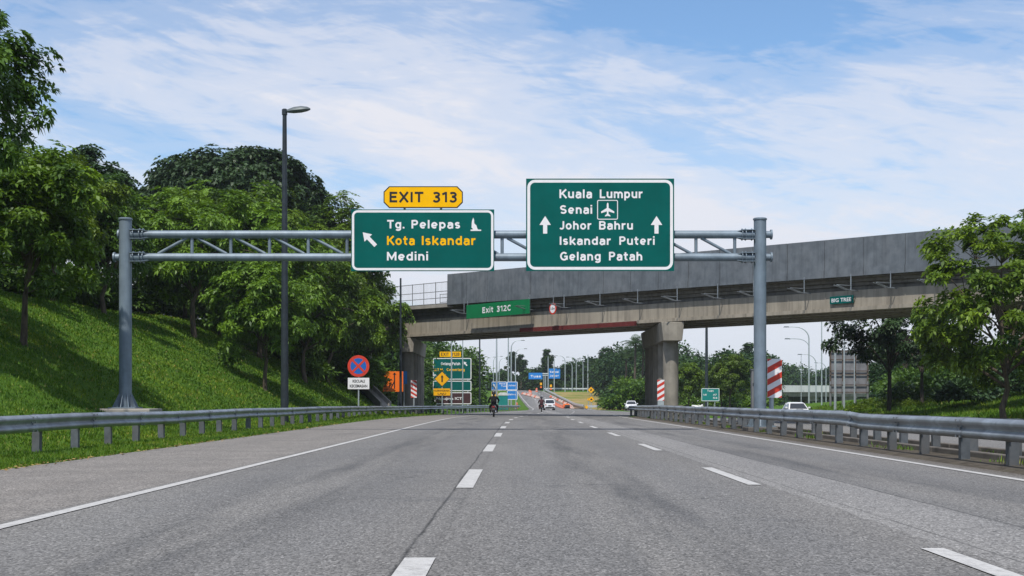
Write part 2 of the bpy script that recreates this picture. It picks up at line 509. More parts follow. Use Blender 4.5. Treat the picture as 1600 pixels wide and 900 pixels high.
    g['X'] = (.68, [[(.05, 1), (.63, 0)], [(.63, 1), (.05, 0)]])
    g['x'] = (.56, [[(.04, X), (.52, 0)], [(.52, X), (.04, 0)]])
    g['3'] = (.60, [_arc(.29, .74, .30 - h, .26 - h, 150, -80, 14) + [(.22, .53)], [(.22, .53)] + _arc(.29, .28, .31 - h, .28 - h + .03, 80, -155, 14)])
    g['1'] = (.40, [[(.30, 0), (.30, 1)], [(.02, .76), (.30, .93)]])
    g['2'] = (.60, [_arc(.30, .70, .30 - h, .30 - h, 165, -30, 12) + [(h, h), (.60, h)]])
    g['.'] = (SW, [[(h, 0), (h, .19)]])
    return g
GLYPH = glyphs()
def sign_text(s, o, u, v, width, cap, mat, parent, name='lettering', depth=0.002, gap=0.13):
    """Stroke lettering from o (baseline, left) along u; width and cap height in metres."""
    u, v, o = Vector(u), Vector(v), Vector(o)
    nrm = u.cross(v)
    adv, x = [], 0.0
    for ch in s:
        if ch == ' ':
            adv.append(x); x += .5; continue
        adv.append(x); x += GLYPH[ch][0] + gap
    total = x - gap
    kx, kz = width / total, cap
    mb = MB()
    lay = 0
    for ch, ax in zip(s, adv):
        if ch == ' ': continue
        for st in GLYPH[ch][1]:
            lay += 1
            P_ = [Vector(((ax + p[0]) * kx, p[1] * kz)) for p in st]
            closed = (P_[0] - P_[-1]).length < 1e-5
            if closed: P_ = P_[:-1]
            hw = SW / 2 * (kx + kz) / 2
            n = len(P_)
            L_, R_ = [], []
            for i in range(n):
                a = P_[(i - 1) % n] if (closed or i > 0) else P_[i]
                b = P_[(i + 1) % n] if (closed or i < n - 1) else P_[i]
                d1 = (P_[i] - a); d2 = (b - P_[i])
                d1 = d1.normalized() if d1.length > 1e-7 else d2.normalized()
                d2 = d2.normalized() if d2.length > 1e-7 else d1
                t_ = (d1 + d2).normalized() if (d1 + d2).length > 1e-6 else d1
                m_ = Vector((-t_.y, t_.x))
                c_ = max(0.5, m_.dot(Vector((-d1.y, d1.x))))
                L_.append(P_[i] + m_ * hw / c_); R_.append(P_[i] - m_ * hw / c_)
            off = nrm * (depth + 0.0006 * (lay % 3))
            vs = [o + u * p.x + v * p.y + off for p in L_ + R_]
            rng_ = range(n) if closed else range(n - 1)
            mb.add(vs, [(n + i, n + (i + 1) % n, (i + 1) % n, i) for i in rng_])
    return mb.build(name, mat, parent)

# ------------------------------------------------------------------ the lie of the land
def lerp_table(tab):
    ys = np.array([t[0] for t in tab], float)
    cols = np.array([t[1:] for t in tab], float)
    def f(y, c=0):
        return np.interp(y, ys, cols[:, c])
    return f
# y: elevation, left asphalt edge, left solid line, lane line 1, lane line 2, right solid line, right asphalt edge, left rail
ROAD = [
    (-30, 0, -8.0, -4.42, -.68, 3.00, 6.80, 7.35, -10.0),
    (30, 0, -8.1, -4.42, -.68, 3.00, 6.80, 7.35, -10.0),
    (60, 0, -8.35, -4.46, -.66, 3.00, 6.78, 7.33, -10.0),
    (80, -.02, -8.5, -4.5, -.52, 3.05, 6.85, 7.4, -9.95),
    (95, -.08, -8.5, -4.4, -.18, 3.3, 7.2, 7.8, -9.9),
    (112, -.15, -7.9, -3.9, .45, 3.9, 7.8, 8.6, -9.2),
    (122, -.18, -7.1, -3.3, .95, 4.4, 8.3, 10.5, -8.4),
    (136, -.22, -6.4, -2.4, 1.8, 5.2, 9.2, 13.5, -7.7),
    (164, -.28, -3.9, -.6, 3.0, 6.5, 10.4, 13.8, -5.2),
    (190, -.36, -1.2, .6, 4.2, 7.6, 11.0, 13.6, -2.5),
    (213, -.42, 1.2, 2.0, 5.0, 8.2, 11.6, 12.6, .3),
    (235, -.30, 1.7, 2.4, 5.2, 8.3, 11.3, 11.9, 1.0),
    (250, -.09, 1.3, 1.9, 4.7, 7.8, 10.7, 11.2, .6),
    (300, 1.4, .2, .7, 3.2, 6.0, 8.7, 9.1, -.5),
    (350, 3.4, -1.0, -.6, 1.8, 4.1, 6.1, 6.5, -1.7),
    (385, 4.0, -3.0, -2.5, 0, 2.2, 4.1, 4.5, -3.8),
    (440, 4.2, -10, -9.5, -7, -4.8, -2.9, -2.5, -10.8),
]
rt = lerp_table(ROAD)
_ys = np.arange(-30, 440.1, 2.0)
_k = np.exp(-0.5 * (np.arange(-6, 7) / 2.6) ** 2); _k /= _k.sum()
_sm = []
for c in range(8):
    a = rt(_ys, c)
    ap = np.concatenate([np.full(6, a[0]), a, np.full(6, a[-1])])
    _sm.append(np.convolve(ap, _k, 'valid'))
def rd(y, c):
    return np.interp(y, _ys, _sm[c])
EL_, EDGE_L, LINE_L, DASH1, DASH2, LINE_R, EDGE_R, RAIL_L = range(8)
opp = lerp_table([(-30, 9.7, 20.8), (75, 9.7, 20.8), (92, 11.9, 22.6), (112, 12.2, 24), (122, 12.2, 24), (150, 14.2, 24.5), (200, 15.2, 27), (260, 21, 34), (320, 29, 42), (400, 42, 55)])
def opp_drop(y):
    return 0.36 * np.clip((np.asarray(y, float) - 45) / 40, 0, 1) * (1 - np.clip((np.asarray(y, float) - 130) / 50, 0, 1))
def hnoise(x, y, s):
    return (np.sin(x * s * 1.3 + 1.7) * np.cos(y * s * 0.9 + .4) + 0.5 * np.sin(x * s * 2.7 + y * s * 2.1) + 0.25 * np.sin(x * s * 5.1 - y * s * 4.3)) / 1.75

def sstep(a, b, x):
    t = np.clip((x - a) / (b - a), 0, 1)
    return t * t * (3 - 2 * t)

def height(x, y):
    """Ground elevation without the carriageways' own sheets."""
    x = np.asarray(x, float); y = np.asarray(y, float)
    e = rd(y, EL_)
    le, ri = rd(y, EDGE_L), rd(y, EDGE_R)
    ol, orr = opp(y, 0), opp(y, 1)
    z = e - 0.07
    # left verge, toe and cut slope
    toe = -np.interp(y, [0, 60, 85, 120, 150, 200], [13.0, 13.0, 11.6, 11.2, 14.5, 18.0]) + (rd(y, RAIL_L) + 10) * np.clip((y - 150) / 30, 0, 1)
    dv = np.clip((le - x), 0, None)
    verge = 0.06 * np.clip(dv / 0.35, 0, 1) - 0.012 * np.clip(dv - .4, 0, 2.0)
    dt = toe - x
    m = np.interp(y, [0, 85, 110, 150, 185], [0.53, 0.55, 0.66, 0.5, 0.12])
    hc = np.interp(y, [0, 80, 130, 150, 190, 230], [6.4, 6.6, 8.4, 7.5, 3.5, 2.2])
    lin = 0.55 * sstep(-2.6, 0.4, dt) + m * np.clip(dt, 0, None)
    hill = hc - np.log1p(np.exp(-(lin - hc) * 1.3)) / 1.3
    hill = np.where(lin < hc - 6, lin, hill) + 0.05 * np.clip(dt - 14, 0, 120)
    hill = hill - 1.1 * np.exp(-((x + 14.0) ** 2 / 2.2 + (y - 47.6) ** 2 / 5.0))
    hill = hill + 0.16 * hnoise(x, y, 0.55) * np.clip(dt / 3, 0, 1)
    zl = e - 0.07 + verge + hill
    z = np.where(x < le, zl, z)
    # median
    med = (x > ri) & (x < ol)
    z = np.where(med, e - 0.02 + 0.05 * np.clip((x - ri) / 0.4, 0, 1) * np.clip((ol - x) / 0.4, 0, 1), z)
    z = z - opp_drop(y) * sstep(ri + 0.9, ol - 0.1, x)
    # right verge
    dr = np.clip(x - orr, 0, None)
    zr = e - 0.07 + 0.12 * np.clip(dr / 0.5, 0, 1) + 0.30 * sstep(0.3, 3, dr) + 0.085 * np.clip(dr - 1, 0, 14) + 0.02 * np.clip(dr - 15, 0, 150) + 0.10 * hnoise(x, y, 0.4) * np.clip(dr / 3, 0, 1)
    zr = zr - opp_drop(y) * (1 - sstep(4, 14, dr))
    low_ = sstep(150, 240, y) * sstep(20, 34, x)
    zr = zr * (1 - low_) + low_ * (-0.5 + 0.012 * dr)
    z = np.where(x > orr, zr, z)
    # the cross fields far off
    far = np.clip((y - 420) / 400, 0, 1)
    return z + far * (4.0 * hnoise(x, y, 0.008) - 2.0)

def hz(x, y):
    return float(height(x, y))

def on_ground(px, py, y0=20.0, y1=400.0):
    """Where the ray through a photo pixel meets the ground."""
    ds = np.arange(y0, y1, 0.1)
    X = (px - CX) / F * ds
    Z = CAM_H - (py - CY) / F * ds
    H = height(X, ds)
    if not (Z < H).any():
        return on_ground(px, py + 3, y0, y1)
    k = np.argmax(Z < H)
    return float(X[k]), float(ds[k]), float(H[k])

def ground_mat():
    m = bpy.data.materials.new('turf_and_soil')
    m.use_nodes = True
    t = NT(m.node_tree)
    pos = t.n('ShaderNodeNewGeometry').outputs['Position']
    sp = t.n('ShaderNodeSeparateXYZ', inp={0: pos})
    x, y = sp.outputs[0], sp.outputs[1]
    g = t.ramp(t.noise(0.9, 8, 0.7, pos), [(0.25, (0.040, 0.095, 0.010)), (0.5, (0.070, 0.150, 0.015)), (0.75, (0.11, 0.185, 0.022))])
    fine = t.ramp(t.noise(14, 6, 0.75, pos), [(0.3, 0.45), (0.7, 1.3)])
    g = t.mix(1.0, g, fine, 'MULTIPLY')
    bare = t.ramp(t.noise(0.35, 6, 0.7, pos), [(0.60, 0.0), (0.70, 1.0)])
    g = t.mix(t.m('MULTIPLY', bare, 0.5), g, (0.11, 0.085, 0.045))
    # dry field beyond the dip
    dry = t.m('MULTIPLY', t.m('MULTIPLY', t.m('GREATER_THAN', y, 214), t.m('LESS_THAN', y, 345)), t.m('MULTIPLY', t.m('GREATER_THAN', x, 6), t.m('LESS_THAN', x, 27)))
    dn = t.ramp(t.noise(0.16, 6, 0.65, pos), [(0.38, (0.13, 0.17, 0.03)), (0.52, (0.27, 0.215, 0.085)), (0.62, (0.32, 0.22, 0.10))])
    g = t.mix(dry, g, dn)
    # median soil
    med = t.m('MULTIPLY', t.m('GREATER_THAN', x, 7.2), t.m('LESS_THAN', x, 9.75))
    med = t.m('MULTIPLY', med, t.m('LESS_THAN', y, 100))
    md = t.ramp(t.noise(2.2, 7, 0.7, pos), [(0.35, (0.060, 0.052, 0.042)), (0.55, (0.115, 0.10, 0.082)), (0.72, (0.05, 0.055, 0.025))])
    g = t.mix(med, g, md)
    bn = t.n('ShaderNodeBump', inp={'Strength': 0.9, 'Distance': 0.08, 'Height': t.noise(9, 6, 0.75, pos)})
    b = t.n('ShaderNodeBsdfPrincipled', inp={'Base Color': g, 'Roughness': 0.95, 'Specular IOR Level': 0.1, 'Normal': bn.outputs[0]})
    t.n('ShaderNodeOutputMaterial', inp={0: b.outputs[0]})
    return m

def build_ground():
    xs = np.unique(np.concatenate([np.arange(-60, 70, 1.0), np.arange(-30, -7, 0.3), np.arange(6.5, 26, 0.3), np.linspace(-2600, -60, 24), np.linspace(70, 2600, 24)]))
    ys = np.unique(np.concatenate([np.linspace(-300, -30, 6), np.arange(-30, 260, 1.5), np.arange(260, 460, 4), np.linspace(460, 4200, 30)]))
    XX, YY = np.meshgrid(xs, ys)
    ZZ = height(XX, YY)
    nx, ny = len(xs), len(ys)
    V = np.stack([XX, YY, ZZ], -1).reshape(-1, 3)
    i = np.arange(ny - 1)[:, None] * nx + np.arange(nx - 1)[None, :]
    Fq = np.stack([i, i + 1, i + nx + 1, i + nx], -1).reshape(-1, 4)
    me = bpy.data.meshes.new('ground')
    me.from_pydata(V.tolist(), [], Fq.tolist())
    me.polygons.foreach_set('use_smooth', [True] * len(me.polygons))
    me.materials.append(ground_mat())
    o = bpy.data.objects.new('ground', me)
    COL.objects.link(o)
    return tag(o, 'grassy ground with a cut slope beside the road', 'ground', None, 'structure')
build_ground()

def asphalt_mat(name, main):
    m = bpy.data.materials.new(name)
    m.use_nodes = True
    t = NT(m.node_tree)
    pos = t.n('ShaderNodeNewGeometry').outputs['Position']
    sp = t.n('ShaderNodeSeparateXYZ', inp={0: pos})
    x, y = sp.outputs[0], sp.outputs[1]
    def around(c, wdt, soft):
        return t.m('SUBTRACT', 1.0, t.m('DIVIDE', t.m('SUBTRACT', t.m('ABSOLUTE', t.m('SUBTRACT', x, c)), wdt), soft, clamp=True), clamp=True)
    big = t.noise(0.16, 5, 0.6, t.n('ShaderNodeMapping', inp={0: pos, 'Scale': (1.6, 0.35, 1)}).outputs[0])
    base = t.ramp(big, [(0.3, (0.134, 0.130, 0.126)), (0.7, (0.182, 0.177, 0.170))])
    if main:
        # wheel paths are polished darker
        wp = None
        for c in (-3.55, -1.7, 0.25, 2.15, 4.1, 5.8):
            a = around(c, 0.15, 0.55)
            wp = a if wp is None else t.m('MAXIMUM', wp, a)
        wpn = t.m('MULTIPLY', wp, t.m('MULTIPLY', t.noise(0.5, 4, 0.6, pos), 0.55))
        base = t.mix(wpn, base, (0.125, 0.127, 0.132))
        # older, paler shoulder with its own tone
        sh = t.m('LESS_THAN', t.m('ADD', x, t.m('MULTIPLY', t.noise(3, 3, 0.6, pos), 0.08)), -4.55)
        shn = t.ramp(t.noise(0.8, 6, 0.65, pos), [(0.3, (0.160, 0.149, 0.139)), (0.7, (0.215, 0.201, 0.187))])
        base = t.mix(t.m('MULTIPLY', sh, t.m('LESS_THAN', y, 110)), base, shn)
        # repaired strip right of the second lane line
        st = t.m('MULTIPLY', t.m('GREATER_THAN', t.m('ADD', x, t.m('MULTIPLY', t.noise(1.4, 4, 0.6, pos), 0.25)), 3.3), t.m('LESS_THAN', x, t.m('ADD', 4.05, t.m('MULTIPLY', t.noise(0.12, 2, 0.5, pos), 0.5))))
        base = t.mix(t.m('MULTIPLY', st, 0.5), base, (0.25, 0.245, 0.24))
        # cross joints
        j1 = t.m('SUBTRACT', 1.0, t.m('DIVIDE', t.m('ABSOLUTE', t.m('SUBTRACT', t.m('ADD', y, t.m('MULTIPLY', t.noise(0.5, 3, 0.6, pos), 1.2)), 45.0)), 0.9), clamp=True)
        base = t.mix(t.m('MULTIPLY', j1, 0.22), base, (0.08, 0.08, 0.08))
        # dark edge of dirt by the median
        ed = t.m('MULTIPLY', t.m('SUBTRACT', t.m('ADD', x, t.m('MULTIPLY', t.noise(1.5, 5, 0.7, pos), 0.5)), 7.1), 2.5, clamp=True)
        ed = t.m('MULTIPLY', ed, t.m('LESS_THAN', y, 95))
        base = t.mix(t.m('MULTIPLY', ed, 0.8), base, (0.10, 0.088, 0.075))
        # joint seams along the lanes, wandering a little
        for c, wd, k in ((-0.80, 0.026, 0.95), (-0.62, 0.05, 0.25), (4.28, 0.026, 0.9), (3.36, 0.02, 0.7), (-4.62, 0.02, 0.35)):
            wig = t.m('MULTIPLY', t.m('SUBTRACT', t.noise(0.35, 4, 0.65, pos), 0.5), 0.06)
            dd = t.m('ABSOLUTE', t.m('SUBTRACT', t.m('ADD', x, wig), c))
            sm = t.m('SUBTRACT', 1.0, t.m('DIVIDE', dd, wd), clamp=True)
            sm = t.m('MULTIPLY', t.m('MULTIPLY', sm, t.m('LESS_THAN', y, 75)), t.ramp(t.noise(1.1, 3, 0.6, pos), [(0.3, 0.5), (0.55, 1.0)]))
            base = t.mix(t.m('MULTIPLY', sm, k), base, (0.03, 0.03, 0.03))
        pn = t.ramp(t.noise(0.45, 6, 0.7, pos), [(0.58, 0.0), (0.70, 1.0)])
        base = t.mix(t.m('MULTIPLY', pn, 0.5), base, (0.082, 0.083, 0.087))
    if main:
        # oil and tyre darkening down the middle of each lane, in long uneven smears
        lm = t.n('ShaderNodeMapping', inp={0: pos, 'Scale': (1.5, 0.10, 1)}).outputs[0]
        smear = t.ramp(t.noise(1.0, 6, 0.62, lm), [(0.42, 0.0), (0.66, 1.0)])
        mid = None
        for c_ in (-2.55, 1.2, 4.95):
            a_ = around(c_, 0.25, 0.75)
            mid = a_ if mid is None else t.m('MAXIMUM', mid, a_)
        base = t.mix(t.m('MULTIPLY', t.m('MULTIPLY', smear, t.m('ADD', 0.25, mid)), 0.62), base, (0.070, 0.071, 0.074))
        spots = t.ramp(t.noise(1.9, 3, 0.5, pos), [(0.70, 0.0), (0.76, 1.0)])
        base = t.mix(t.m('MULTIPLY', t.m('MULTIPLY', spots, mid), 0.5), base, (0.05, 0.05, 0.05))
        # fine wandering cracks
        cv = t.n('ShaderNodeTexVoronoi', feature='DISTANCE_TO_EDGE', inp={'Vector': t.n('ShaderNodeVectorMath', operation='ADD', inp={0: pos, 1: t.n('ShaderNodeTexNoise', inp={'Vector': pos, 'Scale': 1.2, 'Detail': 5.0}).outputs['Color']}).outputs[0], 'Scale': 0.22})
        crack = t.m('MULTIPLY', t.m('SUBTRACT', 1.0, t.m('DIVIDE', cv.outputs['Distance'], 0.006), clamp=True), t.ramp(t.noise(0.09, 3, 0.5, pos), [(0.50, 0.0), (0.58, 1.0)]))
        base = t.mix(t.m('MULTIPLY', crack, 0.6), base, (0.04, 0.04, 0.04))
    # stones in the mix
    fp = t.n('ShaderNodeMapping', inp={0: pos, 'Scale': (1, 0.55, 1)}).outputs[0]
    vo = t.n('ShaderNodeTexVoronoi', inp={'Vector': fp, 'Scale': 62.0, 'Randomness': 1.0})
    stone = t.ramp(vo.outputs['Color'], [(0.12, 0.40), (0.45, 0.95), (0.75, 1.3), (1.0, 2.4)])
    gr = t.ramp(t.noise(70, 4, 0.75, fp), [(0.3, 0.62), (0.7, 1.38)])
    c = t.mix(1.0, base, t.mix(0.8, (1, 1, 1), stone), 'MULTIPLY')
    c = t.mix(1.0, c, gr, 'MULTIPLY')
    hgt = t.m('ADD', t.m('MULTIPLY', vo.outputs['Distance'], -0.7), t.m('MULTIPLY', t.noise(90, 3, 0.6, fp), 0.6))
    bn = t.n('ShaderNodeBump', inp={'Strength': 0.4, 'Distance': 0.01, 'Height': hgt})
    b = t.n('ShaderNodeBsdfPrincipled', inp={'Base Color': c, 'Roughness': 0.82, 'Specular IOR Level': 0.25, 'Normal': bn.outputs[0]})
    t.n('ShaderNodeOutputMaterial', inp={0: b.outputs[0]})
    return m
M['asphalt'] = asphalt_mat('worn_asphalt', True)
M['asphalt2'] = asphalt_mat('grey_asphalt', False)

def line_mat():
    m = bpy.data.materials.new('road_paint')
    m.use_nodes = True
    t = NT(m.node_tree)
    pos = t.n('ShaderNodeNewGeometry').outputs['Position']
    wear = t.ramp(t.noise(7, 8, 0.8, pos), [(0.47, 0.0), (0.66, 1.0)])
    c = t.mix(t.m('MULTIPLY', wear, 0.65), (0.47, 0.465, 0.455), (0.19, 0.187, 0.183))
    c = t.mix(1.0, c, t.ramp(t.noise(50, 3, 0.7, pos), [(0.3, 0.82), (0.7, 1.08)]), 'MULTIPLY')
    b = t.n('ShaderNodeBsdfPrincipled', inp={'Base Color': c, 'Roughness': 0.7})
    t.n('ShaderNodeOutputMaterial', inp={0: b.outputs[0]})
    return m
M['paint'] = line_mat()

def ribbon(name, ys, xl, xr, zf, mat, cols=2, label=None, cat=None):
    xl = np.asarray(xl); xr = np.asarray(xr); ys = np.asarray(ys)
    vs, fs = [], []
    for i, y in enumerate(ys):
        for k in range(cols):
            x = xl[i] + (xr[i] - xl[i]) * k / (cols - 1)
            vs.append((x, y, zf(y)))
    for i in range(len(ys) - 1):
        for k in range(cols - 1):
            a = i * cols + k
            fs.append((a, a + 1, a + cols + 1, a + cols))
    mb = MB(); mb.add(vs, fs)
    o = mb.build(name, mat)
    return tag(o, label, cat, None, 'structure')

ysr = np.concatenate([np.arange(-28, 120, 1.0), np.arange(120, 438, 2.0)])
wob = np.array([0.10 * mnoise.noise(Vector((0, y * 0.9, 0))) + 0.05 * mnoise.noise(Vector((3, y * 2.7, 0))) for y in ysr])
ribbon('road', ysr, rd(ysr, EDGE_L) + wob, rd(ysr, EDGE_R), lambda y: float(rd(y, EL_)), M['asphalt'], 8, 'grey asphalt carriageway with three lanes and a shoulder', 'road')
ysr2 = np.arange(-28, 400, 2.0)
ribbon('opposite_road', ysr2, opp(ysr2, 0), opp(ysr2, 1), lambda y: float(rd(y, EL_)) + 0.004 - float(opp_drop(y)), M['asphalt2'], 6, 'opposite carriageway beyond the median guardrails', 'road')

mk = MB()
def strip(c, y0, y1, wd, fn=None):
    n = max(1, int((y1 - y0) / 2))
    for k in range(n):
        a, b = y0 + (y1 - y0) * k / n, y0 + (y1 - y0) * (k + 1) / n
        xa, xb = (float(rd(a, c)), float(rd(b, c))) if fn is None else (fn(a), fn(b))
        dr_ = (lambda q: 0.0) if fn is None else (lambda q: float(opp_drop(q)) - .004)
        za, zb = float(rd(a, EL_)) + 0.008 - dr_(a), float(rd(b, EL_)) + 0.008 - dr_(b)
        mk.add([(xa - wd / 2, a, za), (xa + wd / 2, a, za), (xb + wd / 2, b, zb), (xb - wd / 2, b, zb)], [(0, 1, 2, 3)])
strip(LINE_L, -20, 436, 0.15)
strip(LINE_R, -20, 118, 0.15)
strip(LINE_R, 205, 436, 0.15)
for k in range(-2, 34):
    y0 = 16.85 + 12 * k
    strip(DASH1, y0 - 12, y0 - 12 + 4.5, 0.21)
    strip(DASH2, y0 - 12 + 0.6, y0 - 12 + 5.1, 0.17)
for k in range(-1, 26):
    y0 = 12 * k
    strip(0, y0, y0 + 4.5, 0.15, lambda y: float(opp(y, 0)) + 4.9)
strip(0, -20, 300, 0.15, lambda y: float(opp(y, 0)) + 1.0)
strip(0, -20, 300, 0.15, lambda y: float(opp(y, 1)) - 2.2)
tag(mk.build('road_markings', M['paint']), 'white lane dashes and solid edge lines on the asphalt', 'road markings', None, 'structure')

# ------------------------------------------------------------------ guard rails
RAILP = [(0.0, 0.0), (0.012, -0.012), (0.03, -0.02), (0.075, -0.055), (0.083, -0.075), (0.083, -0.10), (0.07, -0.122), (0.018, -0.165), (0.012, -0.19),
         (0.018, -0.205), (0.07, -0.24), (0.083, -0.26), (0.083, -0.285), (0.075, -0.303), (0.03, -0.338), (0.012, -0.346), (0.0, -0.355)]
def guardrail(name, pts, face, label, post_step=2.5, top=0.77, group=None, kink=None):
    """pts: (x, y) along the run, face: +1 when the beam faces +x. Beam, lap joints and each post are parts."""
    pts = [Vector((p[0], p[1], 0)) for p in pts]
    seg = [0]
    for a, b in zip(pts, pts[1:]):
        seg.append(seg[-1] + (b - a).length)
    L = seg[-1]
    def at(s):
        s = min(max(s, 0), L)
        for i in range(len(pts) - 1):
            if s <= seg[i + 1] + 1e-6:
                f = (s - seg[i]) / max(1e-6, seg[i + 1] - seg[i])
                return pts[i].lerp(pts[i + 1], f), (pts[i + 1] - pts[i]).normalized()
    p0 = at(0)[0]
    root = empty(name, (p0.x, p0.y, hz(p0.x, p0.y)), 0, label, 'guardrail', group)
    o = Vector(root.location)
    def zt(p):
        wav = 0.03 * mnoise.noise(Vector((p.x * .1, p.y * 0.11, 5)))
        return float(rd(p.y, EL_)) + top + wav + (kink(p.y) if kink else 0)
    mb = MB()
    nS = int(L / 1.0) + 1
    n = len(RAILP)
    vs, fs = [], []
    side = lambda d: Vector((d.y, -d.x, 0)) * (1 if face > 0 else -1)
    for i in range(nS + 1):
        p, d = at(L * i / nS)
        sd = side(d)
        sd = sd if (sd.x * face) > 0 else -sd
        j = 0.022 * mnoise.noise(Vector((p.y * 0.45, 2, p.x)))
        for t_, z_ in RAILP:
            vs.append(p + sd * (t_ + j) + Z_AX * (zt(p) + z_) - o)
    for i in range(nS):
        for k in range(n - 1):
            a = i * n + k
            fs.append((a, a + 1, a + n + 1, a + n))
    # back skin, 6 mm behind
    m0 = len(vs)
    for i in range(nS + 1):
        p, d = at(L * i / nS)
        sd = side(d); sd = sd if (sd.x * face) > 0 else -sd
        j = 0.022 * mnoise.noise(Vector((p.y * 0.45, 2, p.x)))
        for t_, z_ in RAILP:
            vs.append(p + sd * (t_ + j - 0.006) + Z_AX * (zt(p) + z_) - o)
    for i in range(nS):
        for k in range(n - 1):
            a = m0 + i * n + k
            fs.append((a + n, a + n + 1, a + 1, a))
        for k in (0, n - 1):
            a, b = i * n + k, m0 + i * n + k
            fs.append((a, a + n, b + n, b))
    mb.add(vs, fs)
    mb.build('beam', M['rail'], root, True)
    # lap joints with bolts
    s = 2.0
    while s < min(L, 75):
        jb = MB()
        p, d = at(s)
        sd = side(d); sd = sd if (sd.x * face) > 0 else -sd
        vs = []
        for ds in (-0.16, 0.16):
            q = at(s + ds)[0]
            for t_, z_ in RAILP:
                vs.append(q + sd * (t_ + 0.007) + Z_AX * (zt(q) + z_ * 1.004 + 0.001) - o)
        jb.add(vs, [(k, k + 1, k + n + 1, k + n) for k in range(n - 1)])
        for ds in (-0.11, 0.11):
            for z_ in (-0.05, -0.145, -0.235, -0.33):
                q = at(s + ds)[0]
                jb.box(q + sd * 0.062 * (1.25 if z_ in (-0.05, -0.33) else 0.75) + Z_AX * (zt(q) + z_) - o, (0.035, 0.035, 0.035))
        q = at(s + 0.0)[0]
        jb.box(q + sd * 0.03 + Z_AX * (zt(q) - 0.19) - o, (0.05, 0.05, 0.05))
        s += 4.0
        jb.build('lap_joint', M['rail'], root, True)
    # posts
    pm = MB()
    wx, wy, tk = 0.16, 0.15, 0.012
    H = top - 0.02 + 0.35
    pm.box((0, 0, -H / 2), (wx, tk, H)); pm.box((-wx / 2 + tk / 2, wy / 2 + tk / 2, -H / 2), (tk, wy, H)); pm.box((wx / 2 - tk / 2, wy / 2 + tk / 2, -H / 2), (tk, wy, H))
    proto = pm.build('post', M['railpost'], root)
    bm_ = MB(); bm_.box((0, 0, 0), (0.14, 0.11, 0.34)); bproto = bm_.build('spacer_block', M['railpost'], proto)
    s, cnt = 0.9, 0
    while s < L - 0.2 and cnt < 99:
        p, d = at(s)
        sd = side(d); sd = sd if (sd.x * face) > 0 else -sd
        if cnt == 0:
            po, bo = proto, bproto
        else:
            po = proto.copy(); COL.objects.link(po); po.parent = root
            bo = bproto.copy(); COL.objects.link(bo); bo.parent = po
        po.location = p - sd * 0.22 + Z_AX * (zt(p) + 0.005) - o
        po.rotation_euler = (R(random.uniform(-1.2, 1.2)), R(random.uniform(-1.2, 1.2)), R(random.uniform(-3, 3)))
        bo.location = (0.14 * face, 0, -0.19)
        s += post_step if s < 70 else post_step * 1.3
        cnt += 1
    return root

yl = list(np.arange(18, 120, 4.0)) + list(np.arange(120, 214, 4.0))
guardrail('guardrail', [(float(rd(y, RAIL_L)), y) for y in yl], 1, 'long grey guardrail on the grass verge below the tree slope', 2.5, 0.785)
yr = [14, 20, 26, 32, 40, 50, 60, 70, 80, 88, 96, 104, 110]
def kinkf(y):
    return 0.055 * float(sstep(31.6, 32.2, y)) 
guardrail('guardrail', [(float(rd(y, EDGE_R)) + 0.42, y) for y in yr] + [(8.95, 112.5), (9.6, 113.6)], -1, 'grey guardrail along the median facing the three lanes, with a step in its beam', 2.4, 0.77, None, kinkf)
guardrail('guardrail', [(9.15, 14), (9.15, 40), (9.2, 66), (10.0, 80), (11.3, 92), (11.5, 104), (11.2, 110), (10.4, 113.6)], 1, 'darker guardrail on the far side of the median facing the opposite carriageway', 2.4, 0.74)
# the white-topped rails of the road beyond the dip
def far_rail(pix, label, top=0.8, step=4):
    pts = []
    for px, py, d_ in pix:
        q = P(px, py, d_)
        pts.append((q.x, q.y))
    p0 = pts[0]
    root = empty('guardrail', (p0[0], p0[1], hz(*p0)), 0, label, 'guardrail')
    mb = MB()
    o = Vector(root.location)
    dense = []
    for a, b in zip(pts, pts[1:]):
        k = max(1, int(math.hypot(a[0] - b[0], a[1] - b[1]) / 3))
        for i in range(k):
            dense.append((a[0] + (b[0] - a[0]) * i / k, a[1] + (b[1] - a[1]) * i / k))
    dense.append(pts[-1])
    tops = [Vector((x, y, hz(x, y) + 0.08 + top)) - o for x, y in dense]
    for a, b in zip(tops, tops[1:]):
        d = (b - a); mid = (a + b) / 2; mid.z -= 0.17
        rot = d.to_track_quat('Y', 'Z').to_matrix()
        mb.box(mid, (0.07, d.length + 0.01, 0.34), rot)
    mb.build('beam', M['white_rail'], root)
    for i in range(0, len(tops), 1):
        pmb = MB(); pmb.box((0, 0, -0.45), (0.12, 0.12, 0.86))
        po = pmb.build('post', M['railpost'], root); po.location = tops[i] + Vector((0.1, 0.05, -0.02))
    return root
M['white_rail'] = principled('pale_rail_steel', (0.60, 0.62, 0.64), 0.45, 0.2, 0.08, 1)
far_rail([(911, 637, 225), (898, 630, 246), (884, 622, 276), (868, 615, 312), (852, 612.5, 346)], 'pale guardrail curving up beside the rising road beyond the dip')
far_rail([(978, 637, 216), (950, 637, 214), (915, 637.5, 219)], 'low dark guardrail at the foot of the dry grass field', 0.7)
far_rail([(955, 612, 352), (905, 612, 352), (850, 612, 356)], 'pale guardrail along the top of the dry grass field', 0.8)

M['kerb'] = principled('dirty_kerb_concrete', (0.12, 0.11, 0.10), 0.9, 0, 0.4, 1.5, 0.3, 20, 0.2)
